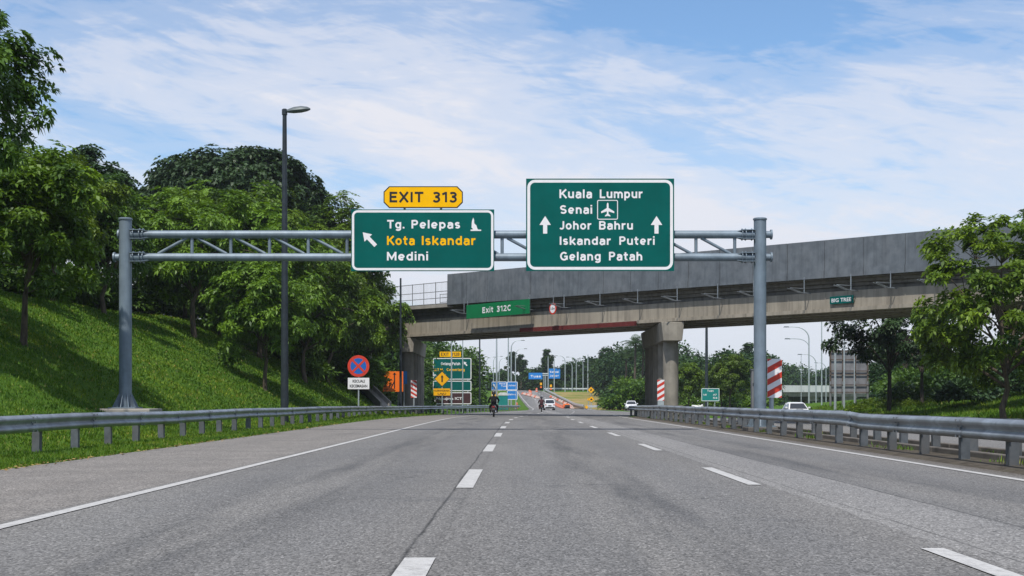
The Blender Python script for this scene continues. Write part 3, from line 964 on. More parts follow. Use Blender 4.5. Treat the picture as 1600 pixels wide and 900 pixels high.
# ------------------------------------------------------------------ median kerbs, drain chute
mb = MB()
for x0 in (8.5, 9.5):
    for y in np.arange(14, 84, 2.0):
        mb.box((x0 + (0.0 if x0 < 9 else float(opp(y, 0)) - 9.7), y + 0.99, float(rd(y, EL_)) + 0.06), (0.16, 1.97, 0.15))
tag(mb.build('median_kerb', M['kerb'], None, False, 0.02), 'low concrete kerbs edging the dirt median', 'kerb', None, 'structure')

# ------------------------------------------------------------------ sign gantry
GZ = 48.0
gan = empty('sign_gantry', (P(692, 626, GZ).x, GZ, 0), 0, 'grey steel sign gantry spanning the three lanes on two round posts', 'sign gantry')
go = Vector(gan.location)
def G(px, py, dz=0.0):
    return P(px, py, GZ) + Vector((0, dz, 0)) - go
def gpost(px, base_z, cap_w):
    x = P(px, 0, GZ).x - go.x
    zt_ = P(0, 344, GZ).z
    mb = MB()
    mb.tube([(x, 0, base_z), (x, 0, zt_)], 0.218, 28)
    po = mb.build('post', M['steel'], gan, True)
    c = MB(); c.lathe([(0.215, 0), (0.245, 0.005), (0.245, 0.05), (0.21, 0.075)], (x, 0, zt_ + 0.002), 28); c.build('post_cap', M['steel'], po, True)
    b = MB()
    b.box((x, 0, base_z + 0.02), (0.95, 0.95, 0.04))
    for k in range(10):
        a = 2 * PI * k / 10 + 0.2
        rot = Matrix.Rotation(a, 3, 'Z')
        b.add([Vector((x, 0, base_z + 0.04)) + rot @ Vector(q) for q in ((0.2, -0.012, 0), (0.45, -0.012, 0), (0.42, -0.012, 0.06), (0.215, -0.012, 0.5), (0.2, 0.012, 0), (0.45, 0.012, 0), (0.42, 0.012, 0.06), (0.215, 0.012, 0.5))],
              [(0, 1, 2, 3), (7, 6, 5, 4), (0, 4, 5, 1), (1, 5, 6, 2), (2, 6, 7, 3), (3, 7, 4, 0)])
        b.lathe([(0.025, 0), (0.025, 0.05)], (x + 0.40 * math.cos(a + .3), 0.40 * math.sin(a + .3), base_z + 0.04), 6)
    b.build('base_flange', M['steel'], po)
    return x
BZL = P(0, 638, GZ).z
xL = gpost(196, BZL, 0.9)
xR = gpost(1187.5, 0.16, 0.9)
zU, zD = P(0, 366.5, GZ).z, P(0, 402, GZ).z
for z_, x0, x1, nm in ((zU, 186, 1205, 'upper_chord'), (zD, 179, 1205, 'lower_chord')):
    mb = MB()
    a, b = P(x0, 0, GZ).x - go.x, P(x1, 0, GZ).x - go.x
    mb.tube([(a, 0, z_), (xL - 0.2, 0, z_)], 0.125, 18)
    mb.tube([(xL + 0.2, 0, z_), (xR - 0.2, 0, z_)], 0.142, 24)
    mb.tube([(xR + 0.2, 0, z_), (b, 0, z_)], 0.125, 18)
    for xe in (a, b):
        mb.tube([(xe - 0.03, 0, z_), (xe + 0.03, 0, z_)], 0.175, 20)
    ch = mb.build(nm, M['steel'], gan, True)
    cl = MB()
    for s, xp in ((1, xL), (-1, xR)):
        # collar plates gripping the chord on either side of the post
        for dz in (-0.15, 0.15):
            cl.add([(xp + s * 0.20, -0.2, z_ + dz - 0.012), (xp + s * 0.62, -0.2, z_ + dz - 0.012), (xp + s * 0.9, -0.06, z_ + dz * 0.6 - 0.012), (xp + s * 0.9, 0.06, z_ + dz * 0.6 - 0.012), (xp + s * 0.62, 0.2, z_ + dz - 0.012), (xp + s * 0.20, 0.2, z_ + dz - 0.012),
                    (xp + s * 0.20, -0.2, z_ + dz + 0.012), (xp + s * 0.62, -0.2, z_ + dz + 0.012), (xp + s * 0.9, -0.06, z_ + dz * 0.6 + 0.012), (xp + s * 0.9, 0.06, z_ + dz * 0.6 + 0.012), (xp + s * 0.62, 0.2, z_ + dz + 0.012), (xp + s * 0.20, 0.2, z_ + dz + 0.012)],
                   [(5, 4, 3, 2, 1, 0), (6, 7, 8, 9, 10, 11)] + [(k, (k + 1) % 6, 6 + (k + 1) % 6, 6 + k) for k in range(6)])
        for dx in (0.28, 0.5, 0.62):
            cl.tube([(xp + s * dx, 0, z_), (xp + s * (dx + 0.025), 0, z_)], 0.215, 20)
    cl.build('collar', M['steel'], ch)
web = MB()
for k in range(15):
    px = 300 + 60.57 * k
    x = P(px, 0, GZ).x - go.x
    web.tube([(x, 0, zD + 0.13), (x, 0, zU - 0.13)], 0.058, 10)
    if k < 14:
        a, b = P(px + 8, 0, GZ).x - go.x, P(px + 54, 0, GZ).x - go.x
        web.tube([(a, 0, zU - 0.12), (b, 0, zD + 0.12)], 0.055, 10)
a, b = P(247, 0, GZ).x - go.x, P(292, 0, GZ).x - go.x
web.tube([(a, 0, zD + 0.12), (b, 0, zU - 0.12)], 0.055, 10)
web.build('web_bracing', M['steel'], gan, True)
f = MB(); f.box((xL, 0.1, BZL - 0.30), (2.1, 1.7, 0.58)); f.build('footing', M['concrete'], gan, False, 0.03)
f = MB(); f.box((xR, 0.0, 0.06), (1.05, 1.3, 0.2)); f.build('footing', M['kerb'], gan, False, 0.03)

def board(name, x0, y0, x1, y1, d_, mat, label, cat='road sign', border=None, group=None, thick=0.05, rad=0.0):
    """A rectangular sign: root at its lower middle, a panel and a painted border."""
    a, b = P(x0, y1, d_), P(x1, y0, d_)
    root = empty(name, ((a.x + b.x) / 2, d_, a.z), 0, label, cat, group)
    w_, h_ = b.x - a.x, b.z - a.z
    mb = MB()
    if rad:
        mb.prism([(p[0], p[1] + h_ / 2) for p in round_rect(w_, h_, rad)], (0, 0, 0), X_AX, Z_AX, thick)
    else:
        mb.prism([(-w_ / 2, 0), (w_ / 2, 0), (w_ / 2, h_), (-w_ / 2, h_)], (0, 0, 0), X_AX, Z_AX, thick)
    mb.build('panel', mat, root)
    if border:
        inset, bw, br, bmat = border
        k = d_ / F
        o_ = [(p[0], p[1] + h_ / 2) for p in round_rect(w_ - 2 * inset * k, h_ - 2 * inset * k, br * k)]
        i_ = [(p[0], p[1] + h_ / 2) for p in round_rect(w_ - 2 * (inset + bw) * k, h_ - 2 * (inset + bw) * k, max(0.01, (br - bw) * k))]
        r = MB(); r.ring(o_, i_, (0, -0.004, 0), X_AX, Z_AX, 0.003); r.build('border', bmat, root)
    return root
def local(root, px, py, d_, dy=0.0):
    return P(px, py, d_) - Vector(root.location) + Vector((0, dy, 0))
def words_on(root, d_, items, mat, weight=0.018, name='lettering', dy=-0.003):
    for s, x0, x1, base, cap in items:
        if all(ch in GLYPH or ch == ' ' for ch in s):
            sign_text(s, local(root, x0, base, d_, dy), X_AX, Z_AX, (x1 - x0) / F * d_, cap / F * d_, mat, root, name)
        else:
            text_obj(s, local(root, x0, base, d_, dy), X_AX, Z_AX, (x1 - x0) / F * d_, cap / F * d_, mat, root, name, weight, 0.002)
def poly_on(root, d_, pts, mat, name, dy=-0.005, thick=0.004):
    mb = MB()
    q = [local(root, x, y, d_) for x, y in pts]
    area = sum(q[i].x * q[(i + 1) % len(q)].z - q[(i + 1) % len(q)].x * q[i].z for i in range(len(q)))
    if area < 0:
        q = q[::-1]
    mb.prism([(p.x, p.z) for p in q], (0, dy, 0), X_AX, Z_AX, thick)
    return mb.build(name, mat, root)
def back_frame(root, d_, x0, y0, x1, y1, nv=3, nh=2):
    mb = MB()
    for k in range(nv):
        px = x0 + (x1 - x0) * (k + 0.5) / nv
        a, b = local(root, px, y1 - 2, d_), local(root, px, y0 + 2, d_)
        mb.box(((a.x), 0.10, (a.z + b.z) / 2), (0.06, 0.09, b.z - a.z))
    mb.build('back_frame', M['signback'], root)

SD = GZ - 0.30
sg = board('road_sign', 822, 279, 1053.4, 423.4, SD, M['green'], 'large green sign listing Kuala Lumpur, Senai and three more places, hung on the gantry', 'road sign', (1.9, 4.4, 12, M['white']))
words_on(sg, SD, [('Kuala', 874, 925, 309.6, 13.6), ('Lumpur', 937, 1004, 309.6, 13.6), ('Senai', 875, 925.4, 334, 13.2), ('Johor', 874.4, 924, 358.6, 13), ('Bahru', 936, 989, 358.6, 13),
                  ('Iskandar', 874.4, 954.4, 382.6, 13), ('Puteri', 967.6, 1023, 382.6, 13), ('Gelang', 875, 938.6, 407, 13.4), ('Patah', 951.4, 1003.6, 407, 13.4)], M['white'], 0.014)
for ax, nm in ((851.8, 'arrow'), (1025.8, 'arrow')):
    poly_on(sg, SD, [(ax, 337.5), (ax + 9, 351.5), (ax + 3.2, 351.5), (ax + 3.2, 365), (ax - 3.2, 365), (ax - 3.2, 351.5), (ax - 9, 351.5)], M['white'], nm)
k = SD / F
c = local(sg, 949.3, 327.8, SD)
r = MB(); r.ring([(p[0] + c.x, p[1] + c.z) for p in round_rect(32.4 * k, 30.6 * k, 2.5 * k)], [(p[0] + c.x, p[1] + c.z) for p in round_rect(30 * k, 28.2 * k, 1.5 * k)], (0, -0.005, 0), X_AX, Z_AX, 0.004)
r.build('airport_frame', M['white'], sg)
half = [(0, -12.2), (1.1, -10.8), (1.4, -8.5), (1.4, -3.8), (10.2, 1.8), (10.2, 4.4), (1.4, 1.6), (1.2, 5.4), (4.2, 8.0), (4.2, 9.6), (0, 8.6)]
plane = half + [(-x, y) for x, y in reversed(half[1:-1])]
poly_on(sg, SD, [(949.5 + x, 328.7 + y) for x, y in plane], M['white'], 'airport_symbol')
back_frame(sg, SD, 822, 279, 1053, 423, 4)

s2 = board('road_sign', 548.6, 327.2, 772.2, 423.6, SD, M['green'], 'green sign with a slanting arrow for Tg. Pelepas, Kota Iskandar and Medini', 'road sign', (1.3, 3.5, 9, M['white']))
words_on(s2, SD, [('Tg.', 605, 632, 357, 13.2), ('Pelepas', 642.8, 719, 357, 13.2), ('Medini', 604.4, 669, 407, 13.4)], M['white'], 0.014)
words_on(s2, SD, [('Kota', 604.6, 648, 382.8, 14), ('Iskandar', 659, 743, 382.8, 14)], M['amber'], 0.014, 'amber_lettering')
# slanting arrow: drawn pointing up, then turned
ar = [(0, -15), (8.2, -2.6), (2.9, -2.6), (2.9, 14), (-2.9, 14), (-2.9, -2.6), (-8.2, -2.6)]
ang = R(-44)
poly_on(s2, SD, [(577.3 + x * math.cos(ang) - y * math.sin(ang), 373.8 + x * math.sin(ang) + y * math.cos(ang)) for x, y in ar], M['white'], 'arrow')
poly_on(s2, SD, [(736.8, 355.5), (737.3, 346), (739.3, 340), (740.8, 343.5), (741.0, 349), (744.5, 352.5), (745.6, 356.5), (747, 358.8), (751.8, 358.8), (751.8, 360.8), (735.3, 360.8), (735.3, 358.8), (739.6, 358.4)], M['white'], 'port_symbol')
back_frame(s2, SD, 548, 327, 772, 423, 4)

ex = empty('exit_sign', (P(661.2, 0, SD).x, SD, P(0, 325, SD).z), 0, 'amber eight-sided plate reading EXIT 313 above the Tg. Pelepas sign', 'road sign')
def octo(x0, y0, x1, y1, c_):
    return [(x0 + c_, y1), (x1 - c_, y1), (x1, y1 - c_), (x1, y0 + c_), (x1 - c_, y0), (x0 + c_, y0), (x0, y0 + c_), (x0, y1 - c_)]
poly_on(ex, SD, octo(599.3, 291, 723.2, 325, 8.6), M['black'], 'edge', 0.0, 0.04)
poly_on(ex, SD, octo(600.9, 292.5, 721.6, 323.5, 8.0), M['amber'], 'panel', -0.004, 0.003)
words_on(ex, SD, [('EXIT', 608.4, 661.5, 315.9, 16), ('313', 675.6, 714, 315.9, 16)], M['black'], 0.02, 'lettering', -0.0065)
mb = MB()
for px in (632, 689):
    a = local(ex, px, 326.5, SD)
    mb.box((a.x, 0.07, a.z + 0.08), (0.07, 0.05, 0.42))
mb.build('bracket', M['signback'], ex)

# ------------------------------------------------------------------ lamp posts
def lamp_post(x, y, h, label, style='curve', side=1, mat=None, rad=0.085, group=None, arms=1, reach=1.9, z=None, yaw=0.0):
    z = hz(x, y) if z is None else z
    root = empty('lamp_post', (x, y, z), yaw, label, 'lamp post', group)
    mat = mat or M['palepole']
    mb = MB()
    if style == 'stub':
        mb.tube([(0, 0, -0.2), (0, 0, 0.5), (0, 0, h * .5), (0, 0, h)], [rad * 1.45, rad * 1.4, rad * 1.1, rad * 0.72], 14)
        mb.lathe([(rad * 0.72, 0), (rad * 0.95, 0.02), (rad * .95, 0.26), (rad * .6, 0.3)], (0, 0, h - 0.2), 12)
        mb.build('pole', mat, root, True)
        hd = MB()
        prof = [(-0.0, 0.06, 0.07), (0.12, 0.12, 0.12), (0.35, 0.19, 0.18), (0.7, 0.20, 0.19), (0.98, 0.16, 0.13), (1.12, 0.07, 0.05)]
        vs, fs, n = [], [], 10
        for dx, hw, hh in prof:
            for k in range(n):
                a = 2 * PI * k / n
                vs.append((side * (dx + 0.08), hw * math.cos(a), h - 0.03 + 0.10 * dx + hh * math.sin(a) * (1.0 if math.sin(a) > 0 else 0.6)))
        for i in range(len(prof) - 1):
            for k in range(n):
                fs.append((i * n + k, i * n + (k + 1) % n, (i + 1) * n + (k + 1) % n, (i + 1) * n + k))
        fs += [tuple(range(n)), tuple(range((len(prof) - 1) * n, len(prof) * n))]
        hd.add(vs, fs)
        hdo = hd.build('lamp_head', M['lamp_grey'], root, True)
        ln = MB(); ln.lathe([(0.02, -0.055), (0.10, -0.04), (0.12, 0.0)], (side * 0.8, 0, h - 0.03 + 0.06 - 0.03), 14); ln.build('lens', M['lampglass'], hdo, True)
        dr = MB(); dr.box((0, -rad * 1.36, 0.9), (0.12, 0.02, 0.42)); dr.build('access_door', mat, root)
        return root
    rr = rad
    pts = [(0, 0, -0.2), (0, 0, h - 1.5)]
    rads = [rr, rr * 0.7]
    arms_def = []
    if style == 'curve':
        for k in range(1, 7):
            a = PI / 2 * k / 6
            pts.append((side * (1.5 - 1.5 * math.cos(a)) * reach / 2.2, 0, h - 1.5 + 1.5 * math.sin(a)))
            rads.append(rr * (0.7 - 0.06 * k))
        pts.append((side * reach, 0, h + 0.03)); rads.append(rr * 0.34)
        mb.tube(pts, rads, 8)
        arms_def.append((side * reach, h + 0.03, side))
    else:
        mb.tube([(0, 0, -0.2), (0, 0, h)], [rr, rr * 0.6], 8)
    mb.build('pole', mat, root, True)
    if arms == 2:
        ab = MB()
        for dz in (-0.75,):
            ap = [(0, 0, h - 1.9 + dz)] + [(side * (1.2 - 1.2 * math.cos(PI / 2 * k / 5)) * reach / 2.0, 0, h - 1.9 + dz + 1.1 * math.sin(PI / 2 * k / 5)) for k in range(1, 6)] + [(side * reach * 0.95, 0, h + dz - 0.78)]
            ab.tube(ap, rr * 0.4, 7)
            arms_def.append((side * reach * .95, h + dz - 0.78, side))
        ab.build('arm', mat, root, True)
    for ax, az_, sd in arms_def:
        hd = MB(); hd.box((ax + sd * 0.28, 0, az_ - 0.01), (0.75, 0.24, 0.14), None, 0, (0.75, 0.7))
        hd.build('lamp_head', M['lamp_grey'], root)
    return root
M['lamp_grey'] = principled('lamp_head_grey', (0.10, 0.12, 0.13), 0.5, 0.2, 0.1, 4)

lp = lamp_post(-11.0, 64.0, (660 - 172) / F * 64, 'tall dark lamp post behind the guardrail below the tree slope', 'stub', 1, M['darkpole'], 0.135, z=0.02)
lamp_post(P(626, 0, 113).x, 113, 11.2, 'thin dark post half hidden by tree leaves in front of the overpass', 'pole', 1, M['darkpole'], 0.12)
lamp_post(P(1104, 0, 165).x, 165, 12, 'thick dark post seen between the overpass pier and the gantry post', 'pole', 1, M['darkpole'], 0.23)
GL = 'lamp posts beyond the overpass'
def lpx(px, d_, ytop, label, side=1, style='curve', arms=1, mat=None, rad=0.09, reach=1.9):
    x = P(px, 0, d_).x
    z = hz(x, d_)
    return lamp_post(x, d_, P(0, ytop, d_).z - z, label, style, side, mat, rad, GL, arms, reach)
lpx(705.5, 150, 470, 'pale post crossing the middle of the green board beside the overpass pier', 1, 'pole')
lpx(723, 166, 480, 'pale post crossing the side of the green board under the overpass', 1, 'pole', rad=0.08)
lpx(749.5, 185, 490, 'dark thin lamp post between the green board and the blue sign', 1, 'pole', 1, M['darkpole'], 0.13)
lpx(776, 215, 505, 'pale post rising from behind the blue sign above the motorcycle rider', 1, 'pole', rad=0.16)
lpx(794.3, 240, 520, 'straight pale lamp post crossing the right half of the blue sign', 1, 'pole', rad=0.16)
lpx(798.8, 255, 532, 'pale lamp post with a curved arm just under the overpass edge', 1, rad=0.15)
lpx(805.5, 300, 545, 'lamp post with a short arm rising at the edge of the blue sign', 1, rad=0.13)
lpx(759.5, 350, 558, 'faint lamp post with its arm before the wooded hill left of the blue sign', 1, rad=0.12)
lpx(771, 370, 557, 'faint lamp post just left of the thick post behind the blue sign', 1, rad=0.12)
lpx(780, 372, 560, 'faint lamp post just right of the thick post behind the blue sign', 1, rad=0.12)
lpx(856.5, 340, 557, 'lamp post standing in front of the small blue gantry boards', -1, 'pole', rad=0.15)
lpx(866, 345, 562, 'lamp post right of the small blue gantry boards', -1, 'pole', rad=0.15)
lpx(883, 350, 556, 'curved-arm lamp post on the far road, tallest after the blue boards', -1, rad=0.15, reach=2.0)
lpx(894, 352, 564, 'short curved-arm lamp post in the middle of the far row', -1, rad=0.14, reach=2)
lpx(900.5, 354, 558, 'curved-arm lamp post close behind the short one of the far row', -1, rad=0.14, reach=2)
lpx(911, 356, 561, 'curved-arm lamp post left of the yellow diamond signs', -1, rad=0.14, reach=2)
lpx(918.6, 345, 554, 'straight lamp post rising just above the yellow diamond signs', -1, 'pole', rad=0.16)
lpx(1264, 180, 511, 'tall pale lamp post with stacked arms left of the big grey board', -1, arms=2, rad=0.12, reach=2.7)
lpx(1275, 225, 554, 'lower pale lamp post with one curved arm behind the stacked-arm lamp post', -1, rad=0.11, reach=2.4)
lpx(1251.8, 310, 553, 'faint thin lamp post above the white viaduct', -1, 'pole', rad=0.1)
lpx(1283.9, 150, 470, 'straight pale lamp post close to the edge of the grey board', -1, 'pole', rad=0.08)
lpx(1290.6, 300, 567, 'short lamp post touching the edge of the grey board', -1, rad=0.13)
lpx(1305, 118, 495, 'thick pale post in front of the grey board', -1, 'pole', rad=0.12)
lpx(1319, 124, 500, 'second pale post in front of the grey board', -1, 'pole', rad=0.09)
lpx(1335, 128, 500, 'thinnest pale post in front of the grey board', -1, 'pole', rad=0.06)

# ------------------------------------------------------------------ the overpass
BA, BB = Vector((10.2, 93.0, 0)), Vector((-9.7, 120.5, 0))
BDIR = (BA - BB).normalized()          # along the bridge, towards +x and the camera
BN = Vector((-BDIR.y, BDIR.x, 0))      # away from the camera
if BN.y < 0: BN = -BN
def BP(px, py, off=0.0):
    """Photo pixel -> point on the overpass front plane pushed off metres towards the camera."""
    r = Vector(((px - CX) / F, 1.0, -(py - CY) / F))
    o_ = BA - BN * off
    t_ = (o_ - Vector((0, 0, CAM_H))).dot(BN) / r.dot(BN)
    return Vector((0, 0, CAM_H)) + r * t_
def bs(p):
    return (p - BA).dot(BDIR)
def bz_line(pa, pb, off=0.0):
    a, b = BP(*pa, off), BP(*pb, off)
    sa, sb = bs(a), bs(b)
    return lambda s: a.z + (b.z - a.z) * (s - sa) / (sb - sa)
z_ptop = bz_line((699, 428.5), (1480, 358))
z_pbot = bz_line((699, 475.5), (1470, 420.5))
z_gtop = bz_line((652, 499), (1460, 443.5))
z_gbot = bz_line((669, 524), (1425, 479))
ov = empty('overpass', (BA.x, BA.y, 0), 0, 'concrete road overpass crossing the highway with a tall dark parapet', 'overpass')
oo = Vector(ov.location)
BW = 9.2
def bpt(s, t_, z_):
    """s along the bridge, t away from the camera."""
    return BA + BDIR * s + BN * t_ + Z_AX * z_ - oo
def bslab(mb, s0, s1, t0, t1, zb, zt_, n=1, mi=0):
    for k in range(n):
        a, b = s0 + (s1 - s0) * k / n, s0 + (s1 - s0) * (k + 1) / n
        zb0, zb1 = zb(a), zb(b); zt0, zt1 = zt_(a), zt_(b)
        mb.add([bpt(a, t0, zb0), bpt(b, t0, zb1), bpt(b, t1, zb1), bpt(a, t1, zb0), bpt(a, t0, zt0), bpt(b, t0, zt1), bpt(b, t1, zt1), bpt(a, t1, zt0)],
               [(3, 2, 1, 0), (4, 5, 6, 7), (0, 1, 5, 4), (1, 2, 6, 5), (2, 3, 7, 6), (3, 0, 4, 7)], mi)
sL = bs(BP(699, 450)); sEndL = bs(BP(560, 450)); sEndR = 62.0
# parapet of separate panels with open joints, both sides
for side, (t0, t1) in enumerate(((0.0, 0.22), (BW - 0.22, BW))):
    mb = MB()
    s = sL
    k = 0
    while s < sEndR:
        e_ = min(s + 2.97, sEndR)
        bslab(mb, s, e_ - 0.06, t0 + 0.006 * ((k * 7) % 3), t1, lambda q: z_pbot(q) + 0.0, z_ptop)
        bslab(mb, s, e_ - 0.06, t0 - 0.05 + 0.006 * ((k * 7) % 3), t1 - 0.05, lambda q: z_pbot(q) - 0.04, lambda q: z_pbot(q) + 0.42)
        s += 2.97; k += 1
    bslab(mb, sL + 0.02, sEndR, t0 + 0.06, t1 - 0.06, lambda q: z_pbot(q) - 0.02, lambda q: z_ptop(q) - 0.03)
    mb.build('parapet', M['parapet'], ov)
# deck slab edge in three recessed bands
mb = MB()
for i, (f0, f1, t0) in enumerate(((0.0, 0.34, 0.95), (0.34, 0.6, 0.80), (0.6, 0.86, 0.62), (0.86, 1.10, 0.30))):
    bslab(mb, sEndL, sEndR, t0, BW - t0, lambda q, f0=f0: z_gtop(q) + (z_pbot(q) - z_gtop(q)) * f0, lambda q, f1=f1: z_gtop(q) + (z_pbot(q) - z_gtop(q)) * f1 - 0.004)
mb.build('deck', M['slab'], ov)
# main girders
for t0 in (0.55, 2.6, 4.6, 6.6, 8.0):
    mb = MB()
    for s0, s1 in ((sEndL, -0.02), (0.02, sEndR)):
        bslab(mb, s0, s1, t0, t0 + 0.45, z_gbot, lambda q: z_gtop(q) - 0.003)
        bslab(mb, s0, s1, t0 - 0.12, t0 + 0.57, lambda q: z_gbot(q) - 0.002, lambda q: z_gbot(q) + 0.22)
    mb.build('girder', M['girder'], ov)
mb = MB()
bslab(mb, bs(BP(807, 508)), bs(BP(988, 508)), 0.30, 0.40, lambda q: z_gbot(q) - 0.16, lambda q: z_gbot(q) + 0.16)
mb.build('red_height_beam', M['dullred'], ov)
# outriggers under the parapet
for px in (725.6, 827, 881.8, 938, 996.8, 1058.6, 1122, 1178, 1257, 1330, 1392, 1461):
    s = bs(BP(px, 450))
    zt_ = z_pbot(s)
    mb = MB()
    mb.tube([bpt(s, -0.03, zt_ + 0.1), bpt(s, -0.03, zt_ - 0.88)], 0.035, 6)
    mb.tube([bpt(s, 0.6, zt_ - 0.86), bpt(s, -0.25, zt_ - 0.86), bpt(s, -1.25, zt_ - 0.62)], 0.03, 6)
    mb.tube([bpt(s, -0.03, zt_ - 0.6), bpt(s, -1.25, zt_ - 0.60)], 0.022, 6)
    mb.tube([bpt(s - 0.18, -0.2, zt_ - 0.86), bpt(s - 0.18, -1.3, zt_ - 0.61)], 0.022, 6)
    mb.build('outrigger_bracket', M['rail'], ov, True)
# pier rows, aligned with the road
def pier(px_front, yc, r, half_cap, label):
    p = Vector((P(px_front, 0, yc).x, yc, 0))
    g = hz(p.x, p.y)
    s = bs(p)
    zcap = z_gbot(s) - 0.08
    root = empty('pier', p - oo); root.parent = ov
    root.location = p - oo
    L_ = 14.5
    cb = 1.28
    cap = MB()
    w0, w1 = half_cap, half_cap * 0.82
    y0, y1 = -1.3, L_ - 1.3 + 1.2
    cap.add([(-w1, y0, zcap - cb), (w1, y0, zcap - cb), (w1, y1, zcap - cb), (-w1, y1, zcap - cb), (-w0, y0, zcap), (w0, y0, zcap), (w0, y1, zcap), (-w0, y1, zcap)],
            [(3, 2, 1, 0), (4, 5, 6, 7), (0, 1, 5, 4), (1, 2, 6, 5), (2, 3, 7, 6), (3, 0, 4, 7)])
    cap.build('pier_cap', M['pier'], root, False, 0.04)
    for i, dy in enumerate((0.0, 3.5, 7.0, 10.5, 13.6)):
        c_ = MB(); c_.tube([(0, dy, g - 0.3), (0, dy, zcap - cb + 0.02)], r, 26)
        co = c_.build('column', M['pier'], root, True)
        if px_front > 800:
            q = MB()
            for lay in range(3):
                for kk in range(9):
                    a = 2 * PI * (kk + 0.5 * (lay % 2)) / 9
                    q.box((math.cos(a) * (r + 0.12), dy + math.sin(a) * (r + 0.12), g + 0.16 + 0.34 * lay), (0.42 + 0.06 * ((kk * 3) % 2), 0.52, 0.33 - 0.02 * (kk % 3)), Matrix.Rotation(a + 0.1 * (kk % 3 - 1), 3, 'Z'))
            q.build('stone_base', M['stone'], root, False, 0.03)
    return root
pier(1048, 94.0, 0.53, 0.78, '')
pr = pier(637, 122.6, 0.53, 0.72, '')
# a third support beside the opposite carriageway and an abutment in the slope
p3 = pier(2023, 60.0, 0.55, 1.12, '')
ab = MB()
ab.add([Vector(q) - oo for q in ((-17, 116, 2), (-14.9, 116, 2), (-14.9, 138, 2), (-17, 138, 2), (-17, 116, 6.6), (-14.9, 116, 6.6), (-14.9, 138, 6.6), (-17, 138, 6.6))], [(3, 2, 1, 0), (4, 5, 6, 7), (0, 1, 5, 4), (1, 2, 6, 5), (2, 3, 7, 6), (3, 0, 4, 7)])
ab.build('abutment', M['concrete'], ov)
# railing beyond the end of the parapet
mb = MB()
def z_fence(q): return z_pbot(q) + 0.05
for t0 in (0.12, BW - 0.12):
    for k in range(9):
        s = sL - 0.15 - k * 1.9
        mb.box(bpt(s, t0, z_fence(s) + 0.95), (0.07, 0.07, 1.95))
    a, b = sL - 0.15, sL - 0.15 - 8 * 1.9
    for f_ in (0.06, 0.55, 1.1, 1.88):
        mb.tube([bpt(a, t0, z_fence(a) + f_), bpt(b, t0, z_fence(b) + f_)], 0.03, 6)
    k = 0
    q = a - 0.16
    while q > b:
        mb.box(bpt(q, t0, z_fence(q) + 0.95), (0.014, 0.014, 1.8))
        q -= 0.2
mb.build('end_railing', M['mesh'], ov)
mb = MB(); bslab(mb, sEndL, sL - 0.02, 0.0, BW, lambda q: z_pbot(q) - 0.22, lambda q: z_pbot(q) + 0.05); mb.build('walkway_slab', M['concrete'], ov)

def bridge_sign(name, corners, mat, label, thick=0.06, off=0.12):
    x0, y0, x1, y1 = corners
    a, b = BP(x0, y1, off), BP(x1, y1, off)
    top = BP(x0, y0, off)
    root = empty(name, a, math.atan2(BDIR.y, BDIR.x), label, 'road sign')
    w_ = (Vector((b.x, b.y, 0)) - Vector((a.x, a.y, 0))).length
    h_ = top.z - a.z
    mb = MB(); mb.prism([(0, 0), (w_, 0), (w_, h_), (0, h_)], (0, 0, 0), X_AX, Z_AX, thick); mb.build('panel', mat, root)
    return root, w_, h_
r1, w1_, h1_ = bridge_sign('exit_sign', (728.8, 477, 827, 498.3), M['green2'], 'bright green plate reading Exit 312C hung under the overpass parapet', 0.06, 0.4)
sign_text('Exit 312C', (w1_ * 0.265, -0.004, h1_ * 0.32), X_AX, Z_AX, w1_ * 0.46, h1_ * 0.40, M['white'], r1)
hb = MB()
for q in (0.05, w1_ - 0.05):
    hb.tube([(q, 0.09, 0.1), (q, 0.09, h1_ + 0.35)], 0.03, 6)
hb.build('hanger', M['rail'], r1)
r2, w2_, h2_ = bridge_sign('name_plate', (1296.5, 463.8, 1333, 475.5), M['green'], 'small dark green plate reading BIG TREE on the overpass girder', 0.05, -0.36)
text_obj('BIG TREE', (w2_ * 0.08, -0.004, h2_ * 0.24), X_AX, Z_AX, w2_ * 0.85, h2_ * 0.52, M['white'], r2, 'lettering', 0.012, 0.002)
# round height limit sign
cc = BP(863.5, 482.3, 0.35)
r3 = empty('height_limit_sign', cc, math.atan2(BDIR.y, BDIR.x), 'small round red-ringed height limit sign under the overpass parapet', 'road sign')
rad = 7.2 / F * cc.y * 1.25
def disc(n=24, r_=1.0): return [(r_ * math.cos(2 * PI * k / n), r_ * math.sin(2 * PI * k / n)) for k in range(n)]
mb = MB(); mb.prism(disc(24, rad), (0, 0, 0), X_AX, Z_AX, 0.04); mb.build('panel', M['red'], r3)
mb = MB(); mb.prism(disc(24, rad * .74), (0, -0.004, 0), X_AX, Z_AX, 0.003); mb.build('face', M['white'], r3)
text_obj('5.0m', (-rad * .6, -0.0055, -rad * .17), X_AX, Z_AX, rad * 1.2, rad * .42, M['black'], r3, 'lettering', 0.02, 0.002)
mb = MB(); mb.tube([(0, 0.07, -0.1), (0, 0.07, rad + 0.6)], 0.03, 6); mb.build('hanger', M['rail'], r3)

# ------------------------------------------------------------------ roadside signs and markers
def sign_post(root, x, z0, z1, r=0.04, mat=None, y=0.09):
    mb = MB(); mb.tube([(x, y, z0), (x, y, z1)], r, 10)
    return mb.build('post', mat or M['palepole'], root, True)

